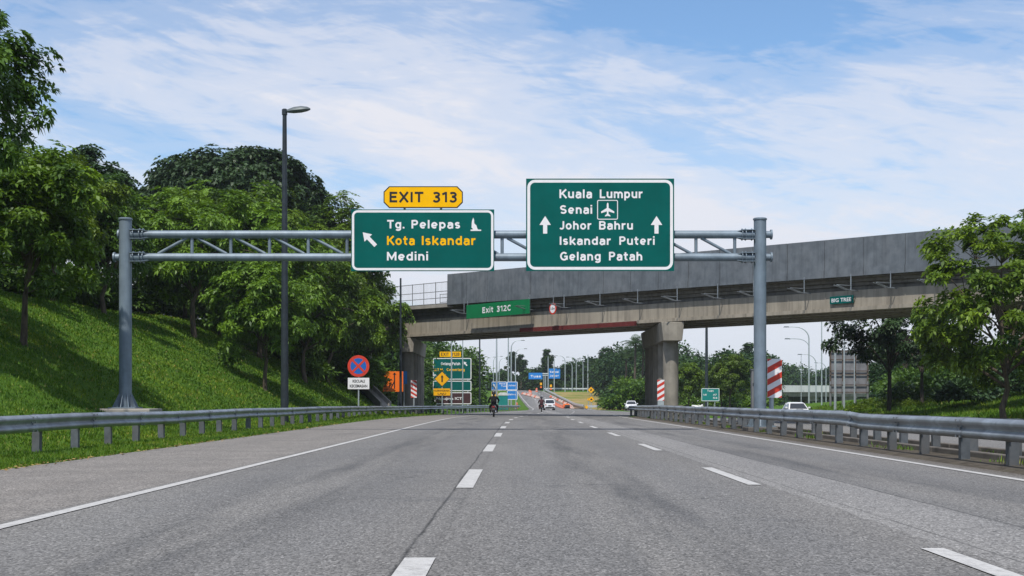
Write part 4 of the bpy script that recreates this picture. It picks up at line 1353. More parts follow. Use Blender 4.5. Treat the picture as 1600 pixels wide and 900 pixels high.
# no stopping sign
d_ = 89.0
c = P(560, 572, d_)
ns = empty('no_stopping_sign', (c.x, d_, hz(c.x, d_)), 0, 'round blue and red no stopping sign with a white plate below it', 'road sign')
zc = c.z - ns.location.z
rr_ = 17.0 / F * d_
mb = MB(); mb.prism([(a, b + zc) for a, b in disc(40, rr_)], (0, 0, 0), X_AX, Z_AX, 0.05); mb.build('panel', M['red'], ns)
mb = MB(); mb.prism([(a, b + zc) for a, b in disc(40, rr_ * .73)], (0, -0.005, 0), X_AX, Z_AX, 0.004); mb.build('blue_face', M['blue'], ns)
mb = MB()
for s_ in (1, -1):
    rot = Matrix.Rotation(R(45 * s_), 3, 'Y')
    mb.box((0, -0.0085 - 0.002 * (s_ > 0), zc), (rr_ * 1.6, 0.004, rr_ * 0.2), rot)
mb.build('cross', M['red'], ns)
a, b = P(543.5, 608, d_) - Vector(ns.location), P(577, 590.3, d_) - Vector(ns.location)
mb = MB(); mb.prism([(a.x, a.z), (b.x, a.z), (b.x, b.z), (a.x, b.z)], (0, 0, 0), X_AX, Z_AX, 0.04); mb.build('plate', M['white'], ns)
q = Vector(ns.location)
for s_, x0, x1, by in (('KECUALI', 551, 570, 597.6), ('KECEMASAN', 546.5, 574, 605.2)):
    o_ = P(x0, by, d_) - q
    text_obj(s_, (o_.x, -0.003, o_.z), X_AX, Z_AX, (x1 - x0) / F * d_, 4.6 / F * d_, M['black'], ns, 'lettering', 0.03, 0.002)
sign_post(ns, 0, -0.2, zc + rr_ * .6, 0.05)

# orange works sign
d_ = 116.0
c = P(614, 612, d_)
ws = empty('works_sign', (c.x, d_, hz(c.x, d_)), 0, 'orange works sign with a clipped corner and a black lane diagram', 'road sign')
poly_on(ws, d_, [(598.3, 612), (630, 612), (630, 580.3), (604.5, 580.3), (598.3, 588.5)], M['orange'], 'panel', 0, 0.05)
poly_on(ws, d_, [(615.5, 607.5), (617.3, 607.5), (617.3, 585.5), (619.3, 585.5), (616.4, 581.8), (613.5, 585.5), (615.5, 585.5)], M['black'], 'arrow_diagram')
poly_on(ws, d_, [(609.5, 607), (611.3, 607), (617, 596.5), (616, 594.5)], M['black'], 'arrow_diagram')
poly_on(ws, d_, [(608, 598.5), (613.5, 602.2), (613.5, 601), (609, 597.2)], M['black'], 'arrow_diagram')
words_on(ws, d_, [('SUSUR', 601, 613, 594.5, 2.6), ('KELUAR', 600, 610, 604.8, 2.6), ('KIRI', 600, 607, 609.4, 2.4)], M['black'], 0.02)
for px in (606, 622):
    sign_post(ws, local(ws, px, 0, d_).x, -0.3, local(ws, 0, 584, d_).z, 0.06, M['darkpole'])
# blue sign behind it
d_ = 121.0
bs_ = board('blue_sign', 626, 580, 636, 600, d_, M['blue2'], 'small blue sign half hidden behind the orange works sign', 'road sign', None)
sign_post(bs_, 0, -2.0, 0.8, 0.05)

def striped(name, x0, y0, x1, y1, d_, label, n=4, lean=0.55, zmat=None):
    """White board with slanting red bands, bands clipped to the board."""
    rt_ = board(name, x0, y0, x1, y1, d_, M['white'], label, 'hazard marker', None)
    k = d_ / F
    W, H = (x1 - x0) * k, (y1 - y0) * k
    per = H / n
    mb = MB()
    sl = W * lean
    def clip(poly, lo, hi):
        for sgn, lim in ((1, lo), (-1, hi)):
            out = []
            for i in range(len(poly)):
                p, q = poly[i], poly[(i + 1) % len(poly)]
                ip, iq = sgn * (p[1] - lim) >= 0, sgn * (q[1] - lim) >= 0
                if ip: out.append(p)
                if ip != iq:
                    t_ = (lim - p[1]) / (q[1] - p[1]); out.append((p[0] + t_ * (q[0] - p[0]), lim))
            poly = out
            if not poly: return poly
        return poly
    for i in range(-1, int(n) + 2):
        b0 = i * per + per * 0.02
        poly = clip([(-W / 2, b0), (W / 2, b0 + sl), (W / 2, b0 + sl + per * 0.5), (-W / 2, b0 + per * 0.5)], 0.004, H - 0.004)
        if len(poly) > 2:
            mb.prism(poly, (0, -0.004, 0), X_AX, Z_AX, 0.003)
    mb.build('red_band', M['red'], rt_)
    return rt_
m1 = striped('hazard_marker', 1199, 560.5, 1221.5, 621.5, 50.5, 'large red and white striped board beside the gantry post on the median', 3.25)
sign_post(m1, -0.1, -0.75, 0.6, 0.09, M['palepole'])
m2 = striped('hazard_marker', 1027, 593.5, 1038, 626, 92.0, 'narrow red and white striped board in front of the pier on the median', 3.4, 0.6)
mb = MB(); mb.box((0, 0.03, -0.28), (0.42, 0.1, 0.52)); mb.build('foot', M['palepole'], m2)
m3 = striped('hazard_marker', 642, 594, 651.2, 621.5, 119.0, 'red and white striped board beside the orange sign before the shaded pier', 4, -0.6)
sign_post(m3, 0, -0.7, 0.4, 0.06)
# grey control box strapped behind the gantry post
d_ = 50.0
c = P(1178, 640, d_)
bx = empty('roadside_cabinet', (c.x, d_, 0.30), 0, 'tall narrow grey cabinet standing behind the gantry post on the median', 'cabinet')
zt_ = P(0, 578, d_).z - 0.30
mb = MB(); mb.box((0, 0, zt_ / 2), (0.2, 0.25, zt_)); mb.build('body', M['signback'], bx, False, 0.01)
mb = MB(); mb.box((0, -0.128, zt_ * .72), (0.14, 0.01, 0.12)); mb.build('window', M['glass'], bx)
mb = MB(); mb.box((0, 0, zt_ + 0.016), (0.25, 0.3, 0.03)); mb.build('lid', M['signback'], bx)

# boards beyond the overpass on the verge
d_ = 172.0
x0, y0 = 676.5, 559.5
root = empty('exit_board', (P(706, 0, d_).x, d_, P(0, 632, d_).z), 0, 'tall green and brown exit board with an amber tab, seen under the overpass', 'road sign')
def panel(root, d_, x0, y0, x1, y1, mat, name='panel', bw=1.2, bmat=None):
    mb = MB()
    a, b = local(root, x0, y1, d_), local(root, x1, y0, d_)
    mb.prism([(a.x, a.z), (b.x, a.z), (b.x, b.z), (a.x, b.z)], (0, 0, 0), X_AX, Z_AX, 0.06)
    po = mb.build(name, mat, root)
    if bw:
        k = d_ / F
        cx_, cz_ = (a.x + b.x) / 2, (a.z + b.z) / 2
        W, H = b.x - a.x, b.z - a.z
        r = MB(); r.ring([(p[0] + cx_, p[1] + cz_) for p in round_rect(W, H, 2 * k)], [(p[0] + cx_, p[1] + cz_) for p in round_rect(W - 2 * bw * k, H - 2 * bw * k, 1.2 * k)], (0, -0.006, 0), X_AX, Z_AX, 0.005)
        r.build('border', bmat or M['white'], po)
    return po
panel(root, d_, 676.5, 559.5, 736.5, 593, M['green'])
panel(root, d_, 676.5, 595, 736.5, 611, M['green'])
panel(root, d_, 679, 613, 736.5, 631.5, M['brown'])
panel(root, d_, 687, 549.5, 720, 557.5, M['amber'], 'exit_tab', 0)
words_on(root, d_, [('EXIT 312B', 689, 718, 556, 5)], M['black'], 0.02, 'lettering', -0.003)
words_on(root, d_, [('Gelang Patah', 689, 719, 570.5, 4.6), ('Puteri', 678, 697, 588.5, 3.6)], M['white'], 0.02, 'lettering', -0.003)
words_on(root, d_, [('U.T.M.', 678, 693, 579.6, 4.2), ('Cemerlang', 698, 726, 579.6, 4.2)], M['amber'], 0.02, 'amber_lettering', -0.003)
words_on(root, d_, [('Nusajaya ICT', 682, 722, 624.5, 4.2)], M['white'], 0.02, 'lettering', -0.003)
poly_on(root, d_, [(724.5, 565), (729, 566.2), (727.7, 567.4), (730.5, 571), (728.8, 572), (726.2, 568.6), (725, 569.8)], M['white'], 'arrow', -0.008)
for px in (681, 731):
    sign_post(root, local(root, px, 0, d_).x, -1.2, local(root, 0, 562, d_).z, 0.09)
# yellow diamond and plate in front of it
def diamond(px, py, hd, d_, label, sym, plate=None):
    c = P(px, py, d_)
    rt_ = empty('diamond_sign', (c.x, d_, hz(c.x, d_)), 0, label, 'road sign')
    poly_on(rt_, d_, [(px, py + hd), (px + hd, py), (px, py - hd), (px - hd, py)], M['black'], 'edge', 0, 0.04)
    e_ = hd * 0.92
    poly_on(rt_, d_, [(px, py + e_), (px + e_, py), (px, py - e_), (px - e_, py)], M['yellow'], 'panel', -0.006, 0.005)
    for pts in sym:
        poly_on(rt_, d_, [(px + x * hd, py + y * hd) for x, y in pts], M['black'], 'symbol', -0.012, 0.005)
    if plate:
        x0, y0, x1, y1 = plate
        poly_on(rt_, d_, [(x0, y1), (x1, y1), (x1, y0), (x0, y0)], M['yellow'], 'plate', 0, 0.04)
    sign_post(rt_, 0, -0.2, c.z - rt_.location.z, 0.06)
    return rt_
ap = [[(-0.09, 0.42), (0.09, 0.42), (0.09, -0.2), (0.2, -0.2), (0, -0.5), (-0.2, -0.2), (-0.09, -0.2)]]
ds = diamond(690.8, 592, 12.2, 141, 'yellow diamond warning sign with an upright black arrow and a plate', ap, (677.5, 607, 703.5, 618))
words_on(ds, 141, [('KURANGKAN', 679, 702, 611.8, 3), ('LAJU', 684, 697, 616.6, 3)], M['black'], 0.02, 'lettering', -0.004)
dot = [disc(10, 0.28), [(-0.45, 0.15), (0.45, 0.15), (0.35, 0.28), (-0.35, 0.28)]]
diamond(923.5, 609.3, 5.4, 226, 'upper yellow diamond sign at the edge of the dry grass field', [[(-.3, .1), (.0, -.4), (.3, -.1), (.0, .4)]])
diamond(924, 623.8, 5.0, 224, 'lower yellow diamond sign with a black dot before the dry grass field', dot)
dq = diamond(919.6, 624, 2.6, 232, 'smallest yellow diamond sign tucked behind the lower one', [])
diamond(916.5, 636.2, 3.2, 216, 'low yellow marker at the foot of the rail where the field starts', [])

# blue route board on the verge and a teal cabin below it
d_ = 228.0
root = empty('route_board', (P(788.5, 0, d_).x, d_, P(0, 624.5, d_).z), 0, 'blue route board in two panels behind the motorcycle rider', 'road sign')
panel(root, d_, 767.6, 596.3, 792, 610, M['blue2'], 'panel', 0.9)
panel(root, d_, 792, 596.3, 808.7, 609.5, M['blue2'], 'panel', 0.9)
panel(root, d_, 792, 609.9, 808.7, 624.5, M['blue2'], 'panel', 0.9)
poly_on(root, d_, [(770, 600), (773.5, 601), (772.8, 602.3), (775.2, 605.6), (776.2, 602.0), (777.4, 606.8), (774, 608), (771.6, 603.5), (770.6, 604.2)], M['white'], 'arrow', -0.008)
words_on(root, d_, [('Masai', 780, 790, 600.6, 2.2), ('Tuas', 783, 792, 604.2, 2.2), ('Johor', 794, 806, 603.5, 2.6), ('Bahru', 794, 806, 617.5, 2.6)], M['white'], 0.02, 'lettering', -0.008)
for px in (771, 806):
    sign_post(root, local(root, px, 0, d_).x, -1.6, local(root, 0, 598, d_).z, 0.1)
d_ = 222.0
c = P(786, 633, d_)
root = empty('site_cabin', (c.x, d_, hz(c.x, d_)), 0, 'small teal site cabin with a pale curved roof below the blue board', 'cabin')
zt_ = P(0, 618, d_).z - root.location.z
W = 14.5 / F * d_
mb = MB(); mb.box((0, 0.6, zt_ / 2), (W, 1.2, zt_)); mb.build('body', M['teal'], root, False, 0.02)
mb = MB(); mb.prism([(-W * .53, zt_ + .01), (W * .53, zt_ + .01), (W * .5, zt_ + 0.3), (W * .3, zt_ + 0.5), (-W * .3, zt_ + 0.5), (-W * .5, zt_ + 0.3)], (0, -0.05, 0), X_AX, Z_AX, 1.35); mb.build('roof', M['white_deck'], root)
mb = MB(); mb.box((0, -0.02, zt_ * .45), (W * .45, 0.03, zt_ * .8)); mb.build('door', M['teal'], root)
d_ = 226
ys_ = board('yellow_notice', 768, 612, 778, 619, d_, M['yellow'], 'small yellow and white notice under the blue route board', 'notice')
mb = MB(); a = local(ys_, 768.5, 618, d_); b = local(ys_, 772.5, 612.6, d_); mb.prism([(a.x, a.z), (b.x, a.z), (b.x, b.z), (a.x, b.z)], (0, -0.005, 0), X_AX, Z_AX, 0.004); mb.build('white_half', M['white'], ys_)
sign_post(ys_, 0, -1.6, 0.3, 0.05)

# small blue gantry on the far rise
d_ = 352.0
root = empty('far_gantry', (P(851, 0, d_).x, d_, P(0, 613, d_).z), 0, 'distant T-shaped gantry carrying two blue boards before the woods', 'sign gantry')
z0 = 0
mb = MB()
for px in (850, 852.6):
    x = local(root, px, 0, d_).x
    mb.tube([(x, 0, -0.5), (x, 0, local(root, 0, 585, d_).z)], 0.12, 8)
a, b = local(root, 827, 586.5, d_), local(root, 874, 586.5, d_)
for dz in (0, 0.45):
    mb.tube([(a.x, 0.05, a.z + dz), (b.x, 0.05, a.z + dz)], 0.12, 8)
mb.build('frame', M['palepole'], root, True)
def panel_f(x0, y0, x1, y1, nm='blue_board'):
    mb = MB(); a, b = local(root, x0, y1, d_), local(root, x1, y0, d_)
    mb.prism([(a.x, a.z), (b.x, a.z), (b.x, b.z), (a.x, b.z)], (0, -0.15, 0), X_AX, Z_AX, 0.08); return mb.build(nm, M['blue2'], root)
panel_f(826, 582.5, 847.5, 592.5); panel_f(857.5, 576, 875.2, 591.5)
words_on(root, d_, [('Tuas', 829, 845, 589.6, 3.4), ('Senai', 859, 873, 582.5, 3), ('Johor', 859, 873, 588.5, 3)], M['white'], 0.02, 'lettering', -0.155)
for x0, y0, lab in ((845.3, 602.5, 'amber lamp signals beside the far gantry leg'), (860.8, 605.5, 'amber and white lamp signals right of the far gantry leg')):
    d2 = 345
    c = P(x0, y0, d2)
    g = hz(c.x, d2)
    rt_ = empty('signal_lamps', (c.x, d2, g), 0, lab, 'signal')
    sign_post(rt_, 0, -0.1, c.z - g + .4, 0.05, M['darkpole'])
    mb = MB(); mb.box((0, 0, c.z - g + 0.42), (0.5, 0.12, 0.62)); mb.build('upper_lamp', M['yellow'], rt_, False, 0.03)
    mb = MB(); mb.box((0, 0, c.z - g - 0.40), (0.42, 0.12, 0.4)); mb.build('lower_lamp', M['orange'], rt_, False, 0.03)

# teal direction board beyond the median
d_ = 140.0
tb = board('direction_board', 1095.8, 606.5, 1124.2, 627, d_, M['teal'], 'small teal direction board standing beyond the overpass pier', 'road sign', (0.3, 0.8, 1.5, M['white']))
words_on(tb, d_, [('Tuas', 1105, 1115, 612, 3), ('U8', 1099, 1104, 618, 2.8), ('A7', 1114, 1120, 618, 2.8), ('52', 1114, 1121, 623, 2.8)], M['white'], 0.02, 'lettering', -0.006)
for px in (1106, 1117):
    sign_post(tb, local(tb, px, 0, d_).x, -1.4, 0.6, 0.05)

# ------------------------------------------------------------------ big grey board seen from the back
d_ = 134.0
c = P(1326, 615, d_)
root = empty('billboard', (c.x, d_, hz(c.x, d_)), 0, 'big weathered billboard seen from the back among lamp posts', 'billboard')
a, b = local(root, 1296, 615, d_), local(root, 1356.5, 547, d_)
mb = MB(); mb.box(((a.x + b.x) / 2, 0, (a.z + b.z) / 2), (b.x - a.x, 0.1, b.z - a.z)); mb.build('panel', M['panelgrey'], root)
mb = MB()
for f_ in (0.02, 0.34, 0.66, 0.98):
    x = a.x + (b.x - a.x) * f_
    mb.box((x, -0.12, (a.z + b.z) / 2), (0.12, 0.1, b.z - a.z))
for f_ in (0.03, 0.2, 0.44, 0.52, 0.78, 0.97):
    z = a.z + (b.z - a.z) * f_
    mb.box(((a.x + b.x) / 2, -0.20, z), (b.x - a.x, 0.07, 0.09))
mb.build('back_frame', M['rustframe'], root)
for f_ in (0.02, 0.34, 0.66, 0.98):
    x = a.x + (b.x - a.x) * f_
    sign_post(root, x, -0.3, a.z + 1.2, 0.11, M['signback'], -0.1)

# distant white viaduct
d_ = 300.0
va, vb = P(1120, 0, d_).x, P(1460, 0, d_ + 40).x
root = empty('viaduct', (va, d_, 0), 0, 'distant low white viaduct crossing behind the billboard', 'viaduct')
L_ = math.hypot(vb - va, 40); rz = math.atan2(40, vb - va)
root.rotation_euler = (0, 0, rz)
zt_ = P(0, 601.5, d_).z
mb = MB()
mb.prism([(0, zt_ - 1.5), (L_, zt_ - 1.3), (L_, zt_ + .2), (0, zt_)], (0, 0, 0), X_AX, Z_AX, 0.3)
mb.prism([(0, zt_ - 1.5), (L_, zt_ - 1.3), (L_, zt_ + .2), (0, zt_)], (0, 9, 0), X_AX, Z_AX, 0.3)
mb.build('parapet', M['white_deck'], root)
mb = MB(); mb.box((L_ / 2, 4.5, zt_ - 2.0), (L_, 8.0, 1.0)); mb.build('deck', M['pier'], root)
for x in (7, 19, 31, 43, 55):
    if x < L_:
        mb = MB()
        mb.box((x, 4.5, zt_ - 3.0), (3.4, 6.5, 1.0), None, 0)
        mb.box((x, 4.5, (zt_ - 3.5) / 2 - 1), (1.6, 2.2, zt_ - 3.5 + 2))
        mb.build('pier', M['pier'], root)

# ------------------------------------------------------------------ works barriers on the far road
def barrier(px, py, d_, lab, grp, mat, wd=1.6, hh=0.8, yaw=0.0):
    p = P(px, py, d_)
    z = max(hz(p.x, p.y), float(rd(p.y, EL_)))
    mb = MB()
    mb.prism([(-0.28, 0), (0.28, 0), (0.26, 0.14), (0.12, 0.3), (0.09, hh), (-0.09, hh), (-0.12, 0.3), (-0.26, 0.14)], (0, 0, 0), X_AX, Z_AX, wd)
    o = mb.build('works_barrier', mat, None, False, 0.03, (p.x, p.y, z))
    o.rotation_euler = (0, 0, yaw)
    return tag(o, lab, 'barrier', grp)
first = {}
def rowb(pix, n, grp, lab):
    prev = None
    for i in range(n):
        f_ = i / (n - 1) * (len(pix) - 1)
        k = min(int(f_), len(pix) - 2); t_ = f_ - k
        px, py, d_ = [pix[k][j] + (pix[k + 1][j] - pix[k][j]) * t_ for j in range(3)]
        p = P(px, py, d_)
        k2 = pix[min(k + 1, len(pix) - 1)]; q = P(*k2); q0 = P(*pix[k])
        yaw = math.atan2(q.y - q0.y, q.x - q0.x) - PI / 2
        mat = 'barrier_orange' if (i % 3 == 0 or 'right' in grp) else 'barrier_white'
        if (grp, mat) not in first:
            first[(grp, mat)] = barrier(px, py, d_, lab.replace('#', 'orange' if mat == 'barrier_orange' else 'pale'), grp, M[mat], 2.2, 0.5, yaw)
        else:
            o = first[(grp, mat)].copy(); COL.objects.link(o)
            o.location = (p.x, p.y, max(hz(p.x, p.y), float(rd(p.y, EL_)))); o.rotation_euler = (0, 0, yaw)
rowb([(816, 618.5, 330), (828, 619.8, 318), (840, 622.5, 304)], 12, 'barriers across the top of the rising road', '# works barrier in the row before the motorcyclist on the far rise')
rowb([(863, 629, 268), (872, 633, 252), (879, 638, 238)], 12, 'barriers right of the white van', '# works barrier in the row right of the white van')
rowb([(860, 620.5, 310), (880, 627.5, 272), (890, 633, 251), (894, 638.5, 234)], 18, 'barriers along the outer curve of the far road', '# works barrier along the outer curve below the pale rail')
# barrels and machine
def barrel(px, py, d_, lab):
    p = P(px, py, d_); z = max(hz(p.x, p.y), float(rd(p.y, EL_)))
    rt_ = empty('traffic_barrel', (p.x, p.y, z), 0, lab, 'barrel')
    mb = MB(); mb.lathe([(0.36, 0), (0.36, 0.1), (0.29, 0.1), (0.27, 0.42), (0.25, 0.9), (0.1, 1.0)], (0, 0, 0), 14); mb.build('drum', M['barrier_orange'], rt_, True)
    mb = MB(); mb.lathe([(0.282, 0.35), (0.272, 0.55)], (0, 0, 0), 14); mb.build('white_band', M['barrier_white'], rt_, True)
    return rt_
barrel(827.5, 616.5, 332, 'orange barrel at the head of the far barrier row')
barrel(829.5, 617.5, 326, 'second orange barrel, just right of the one at the head of the far barriers')
barrel(838.5, 613.5, 348, 'lone orange barrel at the top of the rising road')
barrel(807, 627.5, 238, 'orange barrel at the end of the guardrail by the blue route board')
p = P(884.5, 637.5, 236)
rt_ = empty('works_roller', (p.x, p.y, float(rd(p.y, EL_))), 0.3, 'small orange roller parked by the works barriers', 'roller')
mb = MB(); mb.box((0, 0, 0.55), (0.95, 1.3, 0.5), None, 0, (0.85, 0.8)); mb.build('body', M['orange'], rt_, False, 0.05)
mb = MB(); mb.lathe([(0.3, -0.42), (0.32, -0.4), (0.32, 0.4), (0.3, 0.42)], (0, -0.55, 0.32), 16, 'X'); mb.build('drum', M['plastic'], rt_, True)
mb = MB(); mb.lathe([(0.26, -0.42), (0.28, -0.4), (0.28, 0.4), (0.26, 0.42)], (0, 0.6, 0.28), 16, 'X'); mb.build('drum', M['plastic'], rt_, True)
mb = MB(); mb.tube([(-0.4, 0.5, 0.8), (-0.4, 0.5, 1.2), (0.4, 0.5, 1.2), (0.4, 0.5, 0.8)], 0.04, 6); mb.build('roll_bar', M['plastic'], rt_, True)
# strip of bare soil by the works
sp_ = MB()
pts = [(868, 622.5, 285, 1.3), (882, 627, 264, 1.6), (892, 632, 250, 2.0), (898, 638, 233, 2.4)]
vs = []
for px, py, d_, wd in pts:
    p = P(px, py, d_); z = max(hz(p.x, p.y), hz(p.x + wd, p.y), float(rd(p.y, EL_))) + 0.06
    vs += [(p.x, p.y, z), (p.x + wd, p.y, z), (p.x + wd + .2, p.y, z - 0.3), (p.x - .2, p.y, z - .3)]
fs = []
for i in range(len(pts) - 1):
    a = i * 4
    for k in range(4):
        fs.append((a + k, a + (k + 1) % 4, a + 4 + (k + 1) % 4, a + 4 + k))
sp_.add(vs, fs)
tag(sp_.build('soil_strip', M['dirt']), 'strip of bare brown soil along the works', 'soil', None, 'structure')

# concrete drain chute down the slope before the overpass
chute = empty('drain_chute', P(560, 632, 112), 0, 'concrete drain chute running down the slope beside the orange works sign', 'drain')
mb = MB()
path = [(603, 634, 109), (575, 607, 113), (548, 585, 118), (520, 566, 124), (500, 556, 129)]
cp = []
for px, py, d_ in path:
    p = P(px, py, d_)
    p.z = max(p.z, hz(p.x, p.y) + 0.12)
    cp.append(p - Vector(chute.location))
prof = [(-0.75, -0.3), (0.75, -0.3), (0.75, 0.32), (0.58, 0.32), (0.42, 0.0), (-0.42, 0.0), (-0.58, 0.32), (-0.75, 0.32)]
vs, fs = [], []
for p in cp:
    for a, b in prof:
        vs.append(p + Vector((a * 0.5, a * 0.85, b)))
n = len(prof)
for i in range(len(cp) - 1):
    for k in range(n):
        fs.append((i * n + k, i * n + (k + 1) % n, (i + 1) * n + (k + 1) % n, (i + 1) * n + k))
fs += [tuple(reversed(range(n))), tuple((len(cp) - 1) * n + k for k in range(n))]
mb.add(vs, fs)
mb.build('channel', M['concrete'], chute)

# ------------------------------------------------------------------ vehicles
def loft(mb, secs, cap=True):
    n = len(secs[0])
    vs = [p for s_ in secs for p in s_]
    fs = []
    for i in range(len(secs) - 1):
        for k in range(n):
            fs.append((i * n + k, i * n + (k + 1) % n, (i + 1) * n + (k + 1) % n, (i + 1) * n + k))
    if cap:
        fs += [tuple(reversed(range(n))), tuple((len(secs) - 1) * n + k for k in range(n))]
    mb.add(vs, fs)

def car(name, x, y, z, heading, label, kind='sedan'):
    """Heading 0 drives away along +y. Body, glass, lights, bumpers and wheels are parts."""
    rt_ = empty(name, (x, y, z), heading, label, 'van' if kind == 'van' else 'car')
    if kind == 'van':
        st = [(-2.05, .78, .32, .95), (-1.95, .84, .25, 1.0), (0, .86, .24, 1.02), (1.2, .85, .24, 1.0), (1.85, .80, .26, .92), (2.1, .66, .34, .72)]
        cab = [(-2.0, .80, 1.0), (-1.8, .70, 1.66), (-0.5, .71, 1.72), (0.75, .68, 1.66), (1.45, .80, 1.0)]
    else:
        st = [(-2.2, .70, .36, .84), (-2.05, .82, .27, .90), (-1.0, .87, .22, .92), (0, .88, .22, .92), (1.0, .87, .22, .89), (1.85, .80, .25, .78), (2.2, .62, .34, .62)]
        cab = [(-1.75, .76, .89), (-1.05, .62, 1.40), (-0.3, .63, 1.45), (0.35, .61, 1.40), (1.15, .78, .89)]
    mb = MB()
    secs = []
    for yy, w_, z0, z1 in st:
        zm = (z0 + z1) / 2
        secs.append([Vector(p) for p in ((-w_ * .9, yy, z0), (w_ * .9, yy, z0), (w_, yy, z0 + .1), (w_ * 1.0, yy, zm + .08), (w_ * .93, yy, z1 - .04), (w_ * .8, yy, z1), (-w_ * .8, yy, z1), (-w_ * .93, yy, z1 - .04), (-w_, yy, zm + .08), (-w_, yy, z0 + .1))])
    loft(mb, secs)
    # cabin: pillars and roof, one loft along the car
    secs = []
    for yy, w_, z1 in cab:
        lo = min(1.0, z1) if kind == 'van' else min(.89, z1)
        wl = (.80 if kind == 'van' else .78)
        secs.append([Vector(p) for p in ((-wl, yy, lo - .06), (wl, yy, lo - .06), (w_, yy, z1 - .04 if z1 > lo + .1 else z1), (w_ * .85, yy, z1), (-w_ * .85, yy, z1), (-w_, yy, z1 - .04 if z1 > lo + .1 else z1))])
    loft(mb, secs)
    mb.build('body', M['carwhite'], rt_, True)
    def pane(nm, q, mat=M['glass'], t_=0.02):
        q = [Vector(p) for p in q]
        nrm = (q[1] - q[0]).cross(q[2] - q[0]).normalized()
        g = MB(); n_ = len(q)
        g.add([p + nrm * 0.012 for p in q] + [p - nrm * t_ for p in q], [tuple(range(n_)), tuple(reversed(range(n_, 2 * n_)))] + [((i + 1) % n_, i, n_ + i, n_ + (i + 1) % n_) for i in range(n_)])
        return g.build(nm, mat, rt_)
    c0, c1, c2, c3, c4 = cab
    def lerp3(a, b, f_): return a + (b - a) * f_
    lo = c0[2] + .05
    # rear and front screens
    pane('rear_window', [(-c0[1] * .88, lerp3(c0[0], c1[0], .1), lerp3(c0[2], c1[2], .1)), (c0[1] * .88, lerp3(c0[0], c1[0], .1), lerp3(c0[2], c1[2], .1)), (c1[1] * .84, lerp3(c0[0], c1[0], .88), lerp3(c0[2], c1[2], .88)), (-c1[1] * .84, lerp3(c0[0], c1[0], .88), lerp3(c0[2], c1[2], .88))])
    pane('windscreen', [(c4[1] * .9, lerp3(c4[0], c3[0], .06), lerp3(c4[2], c3[2], .06)), (-c4[1] * .9, lerp3(c4[0], c3[0], .06), lerp3(c4[2], c3[2], .06)), (-c3[1] * .86, lerp3(c4[0], c3[0], .9), lerp3(c4[2], c3[2], .9)), (c3[1] * .86, lerp3(c4[0], c3[0], .9), lerp3(c4[2], c3[2], .9))])
    wl = (.80 if kind == 'van' else .78) + .005
    for s_ in (1, -1):
        q = [(s_ * wl, c0[0] + .42, lo), (s_ * wl, c4[0] - .45, lo), (s_ * (c3[1] + .02), c3[0] - .05, c3[2] - .1), (s_ * (c1[1] + .02), c1[0] + .12, c1[2] - .1)]
        pane('side_window', q if s_ > 0 else q[::-1])
    yr, yf = st[0][0], st[-1][0]
    for s_ in (1, -1):
        g = MB(); g.box((s_ * st[0][1] * .82, yr + .03, st[0][3] - .12), (.24, .1, .16)); g.build('taillight', M['taillight'], rt_, False, .02)
        g = MB(); g.box((s_ * st[-2][1] * .74, st[-2][0] + .12, st[-2][3] - .1), (.30, .3, .13)); g.build('headlight', M['lampglass'], rt_, False, .03)
    g = MB(); g.box((0, yr - .03, .42), (st[0][1] * 1.8, .1, .2)); g.build('rear_bumper', M['plastic'], rt_, False, .03)
    g = MB(); g.box((0, yf - .02, .40), (st[-1][1] * 1.9, .12, .2)); g.build('front_bumper', M['plastic'], rt_, False, .03)
    g = MB(); g.box((0, yr - .02, .70), (.48, .03, .13)); g.build('number_plate', M['black'], rt_)
    g = MB(); g.box((0, yf + .045, .45), (.48, .02, .12)); g.build('number_plate', M['black'], rt_)
    for s_ in (1, -1):
        g = MB(); g.box((s_ * (wl + .12), c4[0] - .35, lo + .08), (.18, .1, .13)); g.build('wing_mirror', M['carwhite'], rt_, False, .03)
        for yy in (yr + .8, yf - .82):
            we = empty('wheel', (s_ * .76, yy, .31)); we.parent = rt_
            g = MB(); g.lathe([(.17, -.1), (.29, -.1), (.31, -.07), (.31, .07), (.29, .1), (.17, .1)], (0, 0, 0), 22, 'X'); g.build('tyre', M['rubber'], we, True)
            g = MB(); g.lathe([(.05, -.105), (.19, -.104), (.2, -.06), (.2, .06), (.19, .104), (.05, .105)], (0, 0, 0), 16, 'X'); g.build('rim', M['chrome'], we, True)
    return rt_
def road_z(x, y): return float(rd(y, EL_)) + 0.005
car('white_van', P(857.5, 0, 213).x, 213, road_z(0, 213), 0.06, 'white van driving away beside the second motorcyclist', 'van')
car('white_car', P(1243.5, 0, 109).x, 109, road_z(0, 109) - .36, PI, 'white car coming towards the camera behind the striped board', 'sedan')
car('white_car', P(986, 0, 200).x, 200, road_z(0, 200), PI - .05, 'white car half hidden by the end of the median guardrail', 'sedan')
car('white_car', P(1089, 0, 186).x, 186, road_z(0, 186), PI - .1, 'white car showing only its roof beside the teal direction board', 'sedan')

